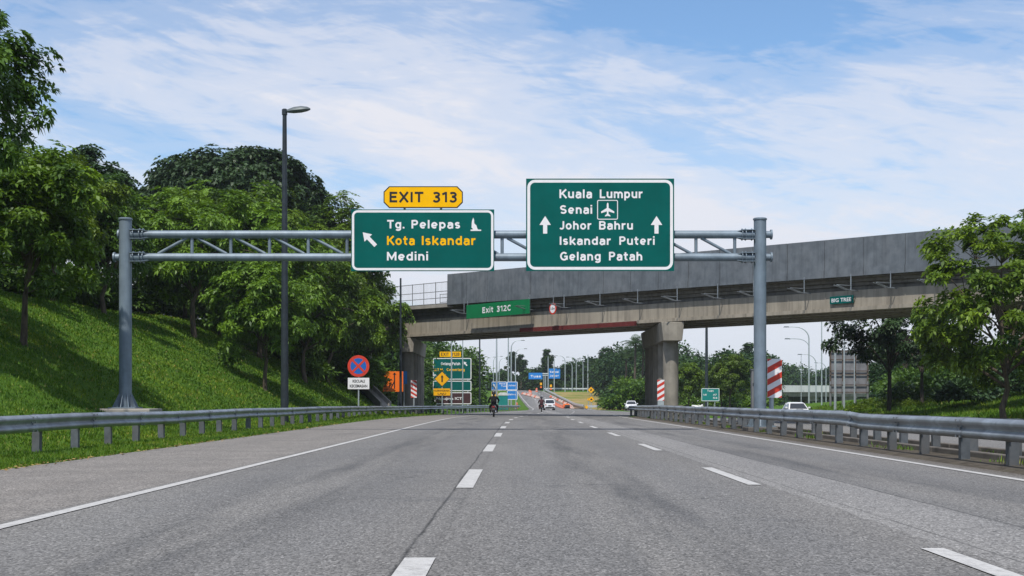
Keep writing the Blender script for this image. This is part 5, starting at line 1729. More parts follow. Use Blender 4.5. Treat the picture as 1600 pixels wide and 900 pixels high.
def motorcycle(x, y, label, mat):
    rt_ = empty('motorcycle', (x, y, road_z(x, y)), 0, label, 'motorcycle')
    for yy, nm in ((-.62, 'wheel'), (.64, 'wheel')):
        we = empty(nm, (0, yy, .30)); we.parent = rt_
        g = MB()
        prof = [(.21, -.045), (.26, -.055), (.30, -.03), (.305, 0), (.30, .03), (.26, .055), (.21, .045)]
        g.lathe(prof, (0, 0, 0), 24, 'X'); g.build('tyre', M['rubber'], we, True)
        g = MB(); g.lathe([(.03, -.05), (.06, -.05), (.205, -.03), (.205, .03), (.06, .05), (.03, .05)], (0, 0, 0), 18, 'X'); g.build('rim', M['chrome'], we, True)
    g = MB()
    secs = []
    for yy, w_, z0, z1 in ((-.85, .09, .70, .82), (-.6, .18, .50, .82), (-.25, .23, .36, .80), (.1, .20, .32, .74), (.32, .22, .33, .88), (.5, .16, .52, 1.0), (.6, .08, .75, .98)):
        secs.append([Vector(p) for p in ((-w_ * .6, yy, z0), (w_ * .6, yy, z0), (w_, yy, (z0 + z1) / 2), (w_ * .75, yy, z1), (-w_ * .75, yy, z1), (-w_, yy, (z0 + z1) / 2))])
    loft(g, secs); g.build('body', mat, rt_, True)
    g = MB()
    secs = []
    for yy, w_, z0, z1 in ((-.8, .09, .79, .84), (-.5, .14, .78, .86), (-.1, .15, .76, .83), (.12, .08, .73, .78)):
        secs.append([Vector(p) for p in ((-w_, yy, z0), (w_, yy, z0), (w_ * .8, yy, z1), (-w_ * .8, yy, z1))])
    loft(g, secs); g.build('seat', M['plastic'], rt_, True)
    g = MB(); g.tube([(-.36, .38, 1.03), (-.15, .5, 1.06), (.15, .5, 1.06), (.36, .38, 1.03)], .018, 8); g.build('handlebar', M['plastic'], rt_, True)
    g = MB()
    for s_ in (-.07, .07): g.tube([(s_, .64, .30), (s_, .52, .98)], .024, 8)
    g.build('fork', M['chrome'], rt_, True)
    g = MB(); g.tube([(.13, -.05, .33), (.15, -.5, .36), (.15, -.85, .42)], [.03, .05, .045], 10); g.build('exhaust', M['chrome'], rt_, True)
    g = MB(); g.box((0, -.87, .72), (.16, .06, .08)); g.build('taillight', M['taillight'], rt_, False, .01)
    g = MB(); g.box((0, -.9, .55), (.2, .02, .14), Matrix.Rotation(R(-18), 3, 'X')); g.build('number_plate', M['black'], rt_)
    g = MB(); g.box((0, -.78, .56), (.13, .26, .02), Matrix.Rotation(R(-30), 3, 'X')); g.build('rear_mudguard', M['plastic'], rt_)
    for s_ in (-1, 1):
        g = MB(); g.tube([(s_ * .2, .46, 1.06), (s_ * .34, .48, 1.16)], .008, 6); g.box((s_ * .37, .48, 1.19), (.12, .025, .07)); g.build('mirror', M['plastic'], rt_, False)
    return rt_

def skin_figure(name, verts, edges, radii, root_i, mat):
    me = bpy.data.meshes.new(name)
    me.from_pydata(verts, edges, [])
    o = bpy.data.objects.new(name, me); COL.objects.link(o)
    o.modifiers.new('skin', 'SKIN')
    lay = me.skin_vertices[0] if me.skin_vertices else None
    if lay is None:
        bm = bmesh.new(); bm.from_mesh(me); bm.verts.layers.skin.verify(); bm.to_mesh(me); bm.free()
        lay = me.skin_vertices[0]
    for i, r_ in enumerate(radii):
        r_ = (r_, r_) if not isinstance(r_, tuple) else r_
        lay.data[i].radius = r_
        lay.data[i].use_root = (i == root_i)
    sd = o.modifiers.new('sub', 'SUBSURF'); sd.levels = 1; sd.render_levels = 1
    dg = bpy.context.evaluated_depsgraph_get()
    nm = bpy.data.meshes.new_from_object(o.evaluated_get(dg))
    bpy.data.objects.remove(o)
    nm.materials.clear(); nm.materials.append(mat)
    nm.polygons.foreach_set('use_smooth', [True] * len(nm.polygons))
    ob = bpy.data.objects.new(name, nm); COL.objects.link(ob)
    return ob

def rider(x, y, label, top_mat, lean=0.0, pack=False):
    """Seated astride, hands closed on the grips, feet on the pegs."""
    V, E, Rr = [], [], []
    def add(p, r_, link=None):
        V.append(p); Rr.append(r_)
        if link is not None: E.append((link, len(V) - 1))
        return len(V) - 1
    pel = add((0, -.28, .93), (.19, .16))
    wa = add((0, -.24, 1.10), (.19, .15), pel)
    chst = add((0, -.14, 1.33), (.22, .16), wa)
    up_ = add((0, -.09, 1.45), (.12, .09), chst)
    nk = add((0, -.05, 1.54), .06, up_)
    hd_ = add((0, -.02, 1.66), (.085, .1), nk)
    hd2 = add((0, .0, 1.76), (.075, .09), hd_)
    for s_ in (-1, 1):
        sh = add((s_ * .21, -.10, 1.42), .09, chst)
        el_ = add((s_ * .36, .08, 1.20), .066, sh)
        wr = add((s_ * .32, .34, 1.075), .036, el_)
        pm = add((s_ * .325, .40, 1.065), .036, wr)
        for k in range(4):
            f1 = add((s_ * (.29 + .022 * k), .445, 1.062), .0105, pm)
            f2 = add((s_ * (.29 + .022 * k), .455, 1.025), .0095, f1)
            add((s_ * (.29 + .022 * k), .425, 1.005), .0085, f2)
        t1 = add((s_ * .275, .385, 1.03), .011, pm)
        add((s_ * .285, .42, 1.005), .009, t1)
        hip = add((s_ * .12, -.24, .90), .105, pel)
        kn = add((s_ * .27, .18, .78), .095, hip)
        an = add((s_ * .25, .02, .38), .062, kn)
        ft = add((s_ * .23, .12, .325), .042, an)
        add((s_ * .24, .24, .32), .035, ft)
    ob = skin_figure('person', V, E, Rr, 0, top_mat)
    ob.location = (x, y, road_z(x, y))
    tag(ob, label, 'person')
    g = MB(); g.lathe([(.02, .145), (.08, .135), (.125, .09), (.142, .02), (.138, -.06), (.118, -.125), (.10, -.13)], (0, -.005, 1.735), 20); g.build('helmet', M['helmet'], ob, True)
    g = MB(); g.box((0, .125, 1.72), (.2, .05, .1)); g.build('visor', M['glass'], ob, False, .02)
    if pack:
        g = MB(); g.box((0, -.33, 1.27), (.30, .16, .42), Matrix.Rotation(R(-12), 3, 'X'), 0, (.85, .8)); g.build('backpack', M['jacket'], ob, False, .05)
    return ob
xm = P(771.5, 0, 98.5).x
motorcycle(xm, 98.5, 'dark red motorcycle in the nearest lane under the overpass edge', M['bikered'])
rider(xm, 98.5, 'person in dark jacket and helmet riding the motorcycle by the blue board', M['jacket'], 0, True)
xm = P(846, 0, 164).x
motorcycle(xm, 164, 'black motorcycle beside the white van beyond the overpass', M['plastic'])
rider(xm, 164, 'person in dark red jacket riding the motorcycle beside the white van', M['redjacket'])

# ------------------------------------------------------------------ trees
def leaf_quads(base, direc, length, width, fold=0.25, droop=0.25):
    """Pointed leaves: base (n,3), direction (n,3) -> (n,4,3) rhombs."""
    n = base.shape[0]
    d = direc / np.linalg.norm(direc, axis=1, keepdims=True)
    up = np.tile(np.array([0, 0, 1.0]), (n, 1)) + rng.normal(0, 0.35, (n, 3))
    side = np.cross(d, up)
    side /= np.linalg.norm(side, axis=1, keepdims=True) + 1e-9
    nrm = np.cross(side, d)
    L, W = length[:, None], width[:, None]
    mid = base + d * L * 0.45 + nrm * L * 0.05
    tip = base + d * L - np.array([0, 0, 1.0]) * L * droop
    return np.stack([base, mid + side * W - nrm * W * fold, tip, mid - side * W - nrm * W * fold], 1)

def unit(n):
    v = rng.normal(0, 1, (n, 3))
    return v / np.linalg.norm(v, axis=1, keepdims=True)

def make_tree(name, H, fork, rx, rz, cz, nclump, clump_r, rosettes, per, ll, lw, trunk_r, lmat, bmat, label, cat='tree', flat=0.7, shell=0.45, lop=(0, 0), limbs=6, low=-0.75, bushy=1.0, taper_top=1.0, wob=1.0):
    """Tapered trunk, forking limbs, twigs that each carry a clump of leaf rosettes."""
    root = empty(name, (0, 0, 0), 0, label, cat)
    # clump centres through the crown's volume, mostly towards its outside
    cl = []
    tries = 0
    while len(cl) < nclump and tries < nclump * 60:
        tries += 1
        u = unit(1)[0]
        if u[2] < low: continue
        r = shell + (1 - shell) * rng.random() ** 0.5
        bump = 1 + wob * (0.22 * math.sin(u[0] * 4.3 + u[1] * 2.7 + H) + 0.15 * math.sin(u[1] * 7.1 - u[2] * 5))
        p = np.array([u[0] * rx * r * bump + lop[0] * (0.4 + 0.6 * max(0, u[2])), u[1] * rx * r * bump + lop[1], cz + u[2] * rz * r * bump])
        if cl and min(np.linalg.norm(p - q) for q in cl) < clump_r * 0.62:
            if rng.random() < 0.85: continue
        cl.append(p)
    cl = np.array(cl)
    # skeleton
    tk = MB()
    base = Vector((0, 0, -0.3)); top = Vector((rng.normal(0, .12), rng.normal(0, .12), fork))
    mid = Vector((rng.normal(0, .08), rng.normal(0, .08), fork * .5))
    tk.tube([base, Vector((0, 0, 0.15)), mid, top], [trunk_r * 1.5, trunk_r * 1.08, trunk_r * 0.9, trunk_r * 0.78], 12)
    nodes = [(np.array(top), trunk_r * 0.7)]
    order = rng.permutation(len(cl))[:limbs]
    lead = np.array([lop[0] * .3, lop[1] * .3, cz + rz * 0.45 * taper_top])
    def limb(a, b, r0, r1, sag=0.15):
        pts, rs = [], []
        n = 5
        off = rng.normal(0, 1, 3) * np.linalg.norm(b - a) * 0.07
        for i in range(n + 1):
            f_ = i / n
            p = a + (b - a) * f_ + off * math.sin(PI * f_) + np.array([0, 0, sag]) * math.sin(PI * f_) * np.linalg.norm((b - a)[:2])
            pts.append(Vector(p)); rs.append(r0 + (r1 - r0) * f_)
        tk.tube(pts, rs, 7, False)
        for i in range(1, n + 1):
            nodes.append((np.array(pts[i]), rs[i]))
    limb(np.array(top), lead, trunk_r * 0.7, trunk_r * 0.2, 0)
    for i in order:
        hgt = rng.random() * 0.5
        start = np.array(top) + (lead - np.array(top)) * hgt * 0.7
        limb(start, start + (cl[i] - start) * 0.8, trunk_r * 0.5, trunk_r * 0.13)
    NP = np.array([n_[0] for n_ in nodes])
    for p in cl:
        dd = np.linalg.norm(NP - p, axis=1) + np.where(NP[:, 2] > p[2], 0.6, 0)
        k = int(np.argmin(dd))
        a = NP[k]
        if np.linalg.norm(p - a) > 0.1:
            tk.tube([Vector(a), Vector((a + p) / 2 + rng.normal(0, .06, 3) + np.array([0, 0, .08])), Vector(p)], [min(nodes[k][1], trunk_r * .16), trunk_r * 0.09, trunk_r * 0.05], 5, False)
    tk.build('trunk', bmat, root, True)
    # leaves
    B, D, T = [], [], []
    for p in cl:
        nr = max(3, int(rosettes * rng.uniform(.7, 1.3)))
        u = unit(nr)
        rr = clump_r * rng.uniform(0.75, 1.25)
        rad = rng.random(nr) ** 0.45
        q = p + u * (rad * rr)[:, None] * np.array([1, 1, flat])
        tint_c = rng.normal(0.5, 0.16)
        out = p - np.array([lop[0] * .5, lop[1] * .5, cz - rz * 0.3]); out = out / (np.linalg.norm(out) + 1e-9)
        for j in range(nr):
            a0 = rng.random() * 2 * PI
            th = a0 + np.arange(per) * 2 * PI / per + rng.normal(0, .25, per)
            axis = u[j] * 0.5 + out * 0.5 + np.array([0, 0, 0.35]); axis /= np.linalg.norm(axis)
            e1 = np.cross(axis, [0.3, 0.9, 0.1]); e1 /= np.linalg.norm(e1) + 1e-9
            e2 = np.cross(axis, e1)
            dirs = np.cos(th)[:, None] * e1 + np.sin(th)[:, None] * e2 + axis * rng.uniform(0.0, 0.7) - np.array([0, 0, .12])
            B.append(np.tile(q[j], (per, 1)) + dirs * 0.02 * bushy)
            D.append(dirs)
            # young leaves sit at the outside of a clump
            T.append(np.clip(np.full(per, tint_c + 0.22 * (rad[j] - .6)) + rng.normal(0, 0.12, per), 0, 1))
    B = np.concatenate(B); D = np.concatenate(D); T = np.concatenate(T)
    n = len(B)
    V = leaf_quads(B, D, ll * rng.uniform(.65, 1.25, n), lw * rng.uniform(.75, 1.2, n))
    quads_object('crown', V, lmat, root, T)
    return root

LM1 = leaf_mat('bright_leaf', (0.017, 0.056, 0.007), (0.155, 0.255, 0.022), 0.30, 0.4)
LM2 = leaf_mat('dark_leaf', (0.008, 0.026, 0.010), (0.052, 0.102, 0.034), 0.16, 0.3)
LM3 = leaf_mat('yellow_green_leaf', (0.018, 0.056, 0.007), (0.185, 0.270, 0.022), 0.36)
LM4 = leaf_mat('mid_leaf', (0.012, 0.043, 0.008), (0.105, 0.185, 0.024), 0.26)
LM5 = leaf_mat('far_leaf', (0.010, 0.032, 0.012), (0.062, 0.11, 0.032), 0.2, 0.15)

def put(tree, px, py, scale, rz, label=None, group=None, first=False, y=None, top=None):
    x, yy, z = on_ground(px, py)
    return move(tree, x, yy, z, scale, rz, label, group, first)
def move(tree, x, y, z, scale, rz, label=None, group=None, first=False):
    if first:
        tree.location = (x, y, z); tree.rotation_euler = (0, 0, rz); tree.scale = (scale,) * 3 if isinstance(scale, (int, float)) else scale
        if label: tree['label'] = label
        if group: tree['group'] = group
        return tree
    return dup(tree, (x, y, z), rz, scale, label, group)

LEFTG = 'trees on the cut slope'
BA_ = make_tree('broadleaf_tree', 7.0, 2.0, 3.0, 2.7, 4.9, 66, 0.80, 46, 6, 0.285, 0.062, 0.13, LM1, M['bark'], 'x', low=-0.85)
BB_ = make_tree('broadleaf_tree', 7.0, 1.7, 3.4, 2.5, 4.5, 74, 0.78, 46, 6, 0.275, 0.060, 0.14, LM1, M['bark'], 'x', low=-0.9)
BC_ = make_tree('broadleaf_tree', 7.5, 2.2, 2.9, 3.0, 5.0, 64, 0.82, 46, 6, 0.30, 0.064, 0.15, LM4, M['bark'], 'x', low=-0.85)
BIG = make_tree('spreading_tree', 17, 6.0, 7.4, 5.0, 11.6, 260, 1.2, 60, 6, 0.36, 0.12, 0.45, LM2, M['darkbark'], 'x', low=-0.35, flat=.62, shell=.62, wob=0.18)
BG2 = make_tree('spreading_tree', 14, 4.5, 5.2, 5.0, 8.6, 150, 1.15, 50, 6, 0.42, 0.12, 0.35, LM2, M['darkbark'], 'x', low=-0.6, flat=.65, shell=.55, wob=.4)

# first row on the slope
put(BA_, 37, 541, 0.92, 0.3, 'broadleaf tree with a thin bare trunk standing low on the open slope', LEFTG, True)
put(BB_, 82, 468, 1.05, 2.2, 'bright leafy tree behind the thin-trunked tree at the top edge of the grass', LEFTG, True)
put(BC_, 345, 525, 1.15, 1.0, 'tree with a stout ribbed trunk shading the grass between gantry post and lamp post', LEFTG, True)
put(BC_, 366, 527, 1.2, 3.1, 'dark-trunked tree just behind the stout ribbed trunk', LEFTG)
put(BA_, 414, 612, 0.95, 4.1, 'forking thin tree low on the slope beside the tall lamp post', LEFTG)
move(BB_, -14.6, 93, hz(-14.6, 93), 1.15, 0.8, 'bushy tree right of the lamp post spreading over the slope', LEFTG)
move(BC_, -14.6, 104, hz(-14.6, 104), 1.05, 5.0, 'tree hanging its leaves over the no stopping sign', LEFTG)
move(BA_, -15.0, 110, hz(-15.0, 110) + .3, 1.05, 2.6, 'tree whose branches reach over the overpass end and thin dark post', LEFTG)
move(BB_, -16.5, 108, hz(-16.5, 108), 1.35, 3.9, 'rounded bright tree below the amber EXIT plate', LEFTG)
move(BB_, -13.5, 118.6, hz(-13.5, 118.6) + .4, 1.28, 1.7, 'bright tree standing right against the overpass end behind the orange works sign', LEFTG)
# second row: bright crowns rising over the gantry beam
SECG = 'bright crowns above the gantry beam'
for x, y, s, rz_, tr, lb in (
        (-20.0, 84, 1.25, 1.2, BB_, 'bright tree filling the space between gantry post and lamp post'),
        (-17.5, 92, 1.35, 4.4, BA_, 'tall bright tree just left of the tall lamp post'),
        (-19.5, 104, 1.5, 2.9, BB_, 'bright tree behind the tall lamp post, level with its middle'),
        (-22.5, 74, 0.86, 5.5, BC_, 'deep green tree directly behind the gantry post'),
        (-24.8, 62, 0.85, 0.4, BA_, 'bright leafy tree on the slope crest left of the gantry post'),
        (-21.5, 52.5, 0.78, 3.4, BB_, 'lit leafy crown behind the thin bare trunk'),
        (-18.5, 118, 1.5, 0.2, BC_, 'deep green tree where the slope meets the overpass end'),
        (-23.5, 96, 1.15, 5.0, BA_, 'tall bright tree under the dark domed crown'),
        (-27, 82, 1.0, 2.0, BC_, 'deep green tree in the gap between the two dark crowns'),
        (-24, 112, 1.6, 1.1, BB_, 'bright tree below the right flank of the dark domed crown')):
    move(tr, x, y, hz(x, y), s, rz_, lb, SECG)
TB_ = make_tree('broadleaf_tree', 14.5, 4.0, 4.3, 5.4, 9.2, 170, 0.92, 44, 6, 0.33, 0.072, 0.24, LM1, M['bark'], 'x', low=-0.85, wob=.7)
move(TB_, -15.6, 117.5, hz(-15.6, 117.5), 1.0, 0.6, 'tall bright tree whose crown rises beside the Tg. Pelepas sign', LEFTG, True)
move(TB_, -20.5, 124, hz(-20.5, 124), 0.92, 3.0, 'tall bright tree between the lamp post and the Tg. Pelepas sign', LEFTG)
# dark giants on the crest
BG2_L = move(BG2, -29.8, 92, hz(-29.8, 92) - .5, 0.80, 0.7, 'dark bushy tree rising behind the lit crowns left of the gantry post', 'dark trees on the crest', True)
move(BG2, -30, 104, hz(-30, 104) - .5, 0.72, 3.3, 'smaller dark tree at the right foot of the dark bushy tree', 'dark trees on the crest')
move(BIG, -26.8, 128, hz(-26.8, 128) - 2.2, 1.14, 2.4, 'huge dark domed tree behind the tall lamp post', 'dark trees on the crest', True)
move(BIG, -41, 118, hz(-41, 118), 0.7, 5.2, 'dark spreading tree hidden behind the crest left of the domed tree', 'dark trees on the crest')
# big near tree whose branches enter from the side
NE_ = make_tree('broadleaf_tree', 11, 3.8, 3.6, 3.5, 7.6, 80, 0.72, 52, 6, 0.25, 0.052, 0.2, LM4, M['darkbark'], 'x', low=-0.7)
move(NE_, -17.4, 40.5, hz(-17.4, 40.5) + 0.3, 0.92, 1.3, 'tall dark-leaved tree whose crown enters at the upper left corner', LEFTG, True)
# undergrowth under the slope trees: one shapeless mass
def mass(name, pts, size, per, ll, lw, lmat, label, cat, flat=0.7, kind='stuff'):
    """A thicket that reads as one mass: leaf clumps round many points."""
    B, D, T = [], [], []
    for (x, y, z), s in zip(pts, size):
        n = per
        u = unit(n); u[:, 2] = np.abs(u[:, 2]) * 1.0 - 0.15
        rad = rng.uniform(0.55, 1.05, n)
        lump = 1 + 0.25 * np.sin(u[:, 0] * 5 + x) * np.cos(u[:, 1] * 4 + y) + 0.16 * np.sin(u[:, 2] * 9 + x * 2)
        q = np.array([x, y, z]) + u * (rad * s * lump)[:, None] * np.array([1, 1, flat])
        B.append(q); D.append(u + rng.normal(0, .6, (n, 3)) + np.array([0, 0, .15]))
        T.append(np.clip(rng.normal(.45, .2) + 0.3 * (rad - .8) + rng.normal(0, .14, n), 0, 1))
    B = np.concatenate(B); D = np.concatenate(D); T = np.concatenate(T)
    n = len(B)
    V = leaf_quads(B, D, ll * rng.uniform(.6, 1.3, n), lw * rng.uniform(.7, 1.3, n))
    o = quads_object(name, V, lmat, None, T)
    return tag(o, label, cat, None, kind)

pts, sz = [], []
for k in range(150):
    y = rng.uniform(50, 128)
    x = -np.interp(y, [50, 100, 128], [27.5, 25.5, 20.5]) - rng.uniform(0, 9)
    s = rng.uniform(1.2, 2.6)
    pts.append((x, y, hz(x, y) + s * .4)); sz.append(s)
for k in range(90):
    y = rng.uniform(45, 125); x = -rng.uniform(30, 46); s = rng.uniform(2.0, 3.4)
    pts.append((x, y, hz(x, y) + s * .5)); sz.append(s)
for k in range(26):
    y = rng.uniform(98, 128); x = rng.uniform(-18.5, -14.6)
    s = rng.uniform(.7, 1.4)
    pts.append((x, y, hz(x, y) + s * .3)); sz.append(s)
for k in range(34):
    y = rng.uniform(109, 115.5); x = rng.uniform(-16.5, -12.3); s = rng.uniform(.9, 1.5)
    pts.append((x, y, hz(x, y) + rng.uniform(.3, 4.2) * (0.35 + 0.65 * (-12.3 - x) / 4.2 + .2))); sz.append(s)
mass('undergrowth', pts, sz, 620, 0.42, 0.09, LM4, 'dense dark undergrowth between the trunks on the slope crest', 'undergrowth')

# ------------------------------------------------------------------ right verge trees
RT = make_tree('verge_tree', 9.1, 1.7, 3.7, 4.0, 5.4, 104, 0.60, 32, 6, 0.27, 0.066, 0.15, LM3, M['bark'], 'x', low=-0.95, shell=0.5, wob=0.3, limbs=12, lop=(-0.4, 0), flat=.6)
x, y = P(1569, 0, 60).x, 60.0
move(RT, x, y, hz(x, y), 1.0, 0.0, 'yellow-green tree with open branches on the grass verge before the overpass', None, True)
RT2 = make_tree('verge_tree', 9.5, 3.0, 4.4, 3.4, 6.3, 50, 0.85, 50, 6, 0.32, 0.085, 0.17, LM2, M['darkbark'], 'x', low=-0.6, shell=0.5, limbs=9, flat=.6)
x, y = P(1389, 0, 99).x, 99.0
move(RT2, x, y, hz(x, y), 1.0, 0.5, 'dark open-branched tree under the overpass beside the billboard', None, True)
x, y = P(1441, 0, 108).x, 108.0
move(RT2, x, y, hz(x, y), 0.86, 3.6, 'smaller dark tree between the billboard tree and the yellow-green tree', None)
x, y = P(1412, 0, 150).x, 150.0
move(RT2, x, y, hz(x, y), 0.8, 2.0, 'thin-stemmed tree far back between the two dark verge trees', None)
x, y = P(1640, 0, 82).x, 82.0
move(BC_, x, y, hz(x, y), 1.35, 2.0, 'leafy tree at the picture edge behind the yellow-green tree', None)

# shrubs and thickets on the right
pts, sz = [], []
for k in range(110):
    px = rng.uniform(1395, 1680); d2 = rng.uniform(112, 140)
    x = P(px, 0, d2).x; s = rng.uniform(1.4, 2.5)
    pts.append((x, d2, hz(x, d2) + s * 0.5 + rng.uniform(0, 1.4) * (px > 1470))); sz.append(s)
mass('thicket', pts, sz, 560, 0.42, 0.13, LM4, 'green thicket along the top of the verge behind the yellow-green tree', 'thicket')
hedge_pts, hs = [], []
for k in range(46):
    d2 = 90 + 0.5 * k + rng.normal(0, .6); px = 1490 + k * 4.2
    x = P(px, 0, d2).x
    hedge_pts.append((x, d2, hz(x, d2) + 0.9)); hs.append(rng.uniform(1.1, 1.6))
o = mass('hedge', hedge_pts, hs, 620, 0.30, 0.10, LM2, 'dark dense hedge at the back of the verge by the picture edge', 'hedge', .8)

# ------------------------------------------------------------------ woods far off
def woods(name, spans, label, leaf=0.75, lmat=None, per=420):
    """spans: (px0, px1, d0, d1, ytop0, ytop1, n): crowns from the ground up to a wandering top line."""
    pts, sz, = [], []
    B, D, T = [], [], []
    for px0, px1, d0, d1, yt0, yt1, n in spans:
        for i in range(n):
            f_ = (i + rng.uniform(-.4, .4)) / n
            px = px0 + (px1 - px0) * f_
            dd = rng.uniform(d0, d1)
            yt = yt0 + (yt1 - yt0) * f_ + rng.normal(0, 2.2) + 3.0 * math.sin(px * .11) + abs(rng.normal(0, 1)) * (1.5 if rng.random() < .8 else -4)
            x = P(px, 0, dd).x
            zt_ = P(0, yt, dd).z
            g = hz(x, dd)
            h_ = max(2.0, zt_ - g)
            r_ = min(h_ * .42, rng.uniform(2.6, 5.0))
            zc = g + r_ * .6
            while zc < zt_ - r_ * .35 or zc == g + r_ * .6:
                m_ = per
                rr = r_ * rng.uniform(.75, 1.1) * (0.65 + 0.35 * min(1, (zt_ - zc) / (2 * r_)))
                u = unit(m_)
                rad = rng.uniform(.6, 1.05, m_)
                lump = 1 + .28 * np.sin(u[:, 0] * 5 + x) * np.cos(u[:, 2] * 5 + zc) + .18 * np.sin(u[:, 1] * 8 + x)
                q = np.array([x + rng.normal(0, .7), dd + rng.normal(0, .7), min(zc, zt_ - rr * .7)]) + u * (rad * rr * lump)[:, None] * np.array([1, 1, .82])
                B.append(q); D.append(u + rng.normal(0, .55, (m_, 3)))
                T.append(np.clip(rng.normal(.42, .17) + .25 * (rad - .8) + rng.normal(0, .12, m_), 0, 1))
                zc += r_ * rng.uniform(.8, 1.05)
                if zc > zt_: break
    B = np.concatenate(B); D = np.concatenate(D); T = np.concatenate(T)
    n = len(B)
    V = leaf_quads(B, D, leaf * rng.uniform(.6, 1.3, n), leaf * .33 * rng.uniform(.7, 1.3, n))
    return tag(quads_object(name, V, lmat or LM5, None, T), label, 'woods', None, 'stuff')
woods('woods', [(545, 645, 158, 185, 500, 500, 16), (640, 742, 200, 250, 512, 552, 22), (690, 732, 180, 200, 590, 606, 10)], 'dark trees massed behind the green exit board', 0.6, LM4, 420)
woods('woods', [(740, 850, 380, 460, 584, 580, 26), (836, 1010, 385, 430, 578, 540, 44), (836, 1010, 372, 384, 598, 590, 34)], 'wooded hillside behind the far blue gantry', 0.95)
woods('woods', [(940, 1060, 300, 350, 545, 540, 20), (1050, 1210, 260, 330, 552, 548, 34), (1060, 1200, 215, 240, 588, 590, 24), (955, 1020, 235, 262, 600, 590, 14)], 'woods behind the overpass pier and the teal board', 0.75)
woods('woods', [(1200, 1310, 480, 560, 579, 575, 20)], 'low line of faint woods beyond the white viaduct', 1.1)
woods('woods', [(1330, 1420, 330, 400, 575, 560, 12), (1380, 1700, 160, 210, 560, 520, 36)], 'woods rising behind the right verge', 0.65, LM5, 460)
# single trees that stand out against the sky
tall = make_tree('slender_tree', 14, 6.5, 2.0, 4.4, 9.6, 44, 0.85, 26, 6, 0.6, 0.17, 0.2, LM5, M['bark'], 'x', low=-.7)
for px, d2, yt, first_, lb in ((800, 395, 552, True, 'narrow dark tree standing above the woods over the blue route board'), (855, 392, 548, False, 'tree with a tufted top rising over the far blue gantry'),
                        (814, 405, 556, False, 'second narrow tree, right of the one over the blue route board'), (1170, 300, 540, False, 'tree standing above the woods beside the gantry post')):
    x = P(px, 0, d2).x; g = hz(x, d2); s = (P(0, yt, d2).z - g) / 13.8
    move(tall, x, d2, g, s, px * .3, lb, None, first_)

def palm(x, y, h, label, first=None, rz=0):
    root = empty('palm_tree', (x, y, hz(x, y)), rz, label, 'palm tree')
    tk = MB(); tk.tube([(0, 0, -.3), (.1, 0, h * .5), (.25, .1, h)], [.26, .2, .15], 9); tk.build('trunk', M['bark'], root, True)
    Q = []
    for k in range(22):
        a = 2 * PI * k / 22 + rng.normal(0, .15); el0 = rng.uniform(-.2, 1.1)
        L_ = rng.uniform(2.3, 3.2)
        p = np.array([.25, .1, h]); dirv = np.array([math.cos(a) * math.cos(el0), math.sin(a) * math.cos(el0), math.sin(el0)])
        for s_ in range(12):
            p2 = p + dirv * L_ / 12
            side = np.cross(dirv, [0, 0, 1.0]); side /= np.linalg.norm(side) + 1e-9
            wl = .75 * math.sin(PI * (s_ + .8) / 13.5) + .05
            for sg in (1, -1):
                tip = p + side * sg * wl + dirv * .28 - np.array([0, 0, .22 * wl + .08])
                Q.append([p, p + dirv * .12, tip, tip - dirv * .1])
            p = p2; dirv = dirv + np.array([0, 0, -.085]); dirv /= np.linalg.norm(dirv)
    Q = np.array(Q)
    quads_object('crown', Q, LM5, root, rng.uniform(.2, .7, len(Q)))
    return root
pm = palm(P(991, 0, 236).x, 236, P(0, 534, 236).z - hz(P(991, 0, 236).x, 236), 'palm rising beside the overpass pier above the shrubs')
for px, d2, yt, lb in ((1003, 240, 545, 'lower palm leaning against the overpass pier'), (978, 246, 552, 'short palm at the edge of the woods by the pier')):
    x = P(px, 0, d2).x; h_ = P(0, yt, d2).z - hz(x, d2)
    o0 = P(991, 0, 236); s = h_ / (P(0, 534, 236).z - hz(o0.x, 236))
    dup(pm, (x, d2, hz(x, d2)), px * .2, s, lb)

# shrubs by the pier and on the field edge
pts, sz = [], []
for k in range(40):
    px = rng.uniform(952, 1036); d2 = rng.uniform(205, 232)
    x = P(px, 0, d2).x
    s = rng.uniform(1.6, 2.8)
    pts.append((x, d2, hz(x, d2) + s * .3 + (rng.uniform(0, 3.0) if px > 975 else 0))); sz.append(s)
for k in range(30):
    px = rng.uniform(1062, 1200); d2 = rng.uniform(180, 205)
    x = P(px, 0, d2).x; s = rng.uniform(1.2, 2.2)
    pts.append((x, d2, hz(x, d2) + s * .3)); sz.append(s)
mass('shrubbery', pts, sz, 420, 0.55, 0.17, LM1, 'leafy shrubbery at the edge of the dry field and behind the pier', 'shrubbery')
# small leafy saplings behind the teal board
for i, (px, d2, s, lb) in enumerate(((1140, 170, .62, 'bright sapling just right of the teal direction board'), (1127, 178, .5, 'small sapling behind the edge of the teal direction board'), (1075, 176, .55, 'sapling between the overpass pier and the dark post'))):
    x = P(px, 0, d2).x
    move(BA_, x, d2, hz(x, d2), s * 1.5, px * .7, lb, None)
# weeds on the bank right of the billboard
pts, sz = [], []
for k in range(60):
    px = rng.uniform(1330, 1480); d2 = rng.uniform(108, 132)
    x = P(px, 0, d2).x; s = rng.uniform(.4, .9)
    pts.append((x, d2, hz(x, d2) + s * .2)); sz.append(s)
mass('weeds', pts, sz, 260, 0.3, 0.05, LM3, 'pale green weeds on the bank below the billboard', 'weeds')

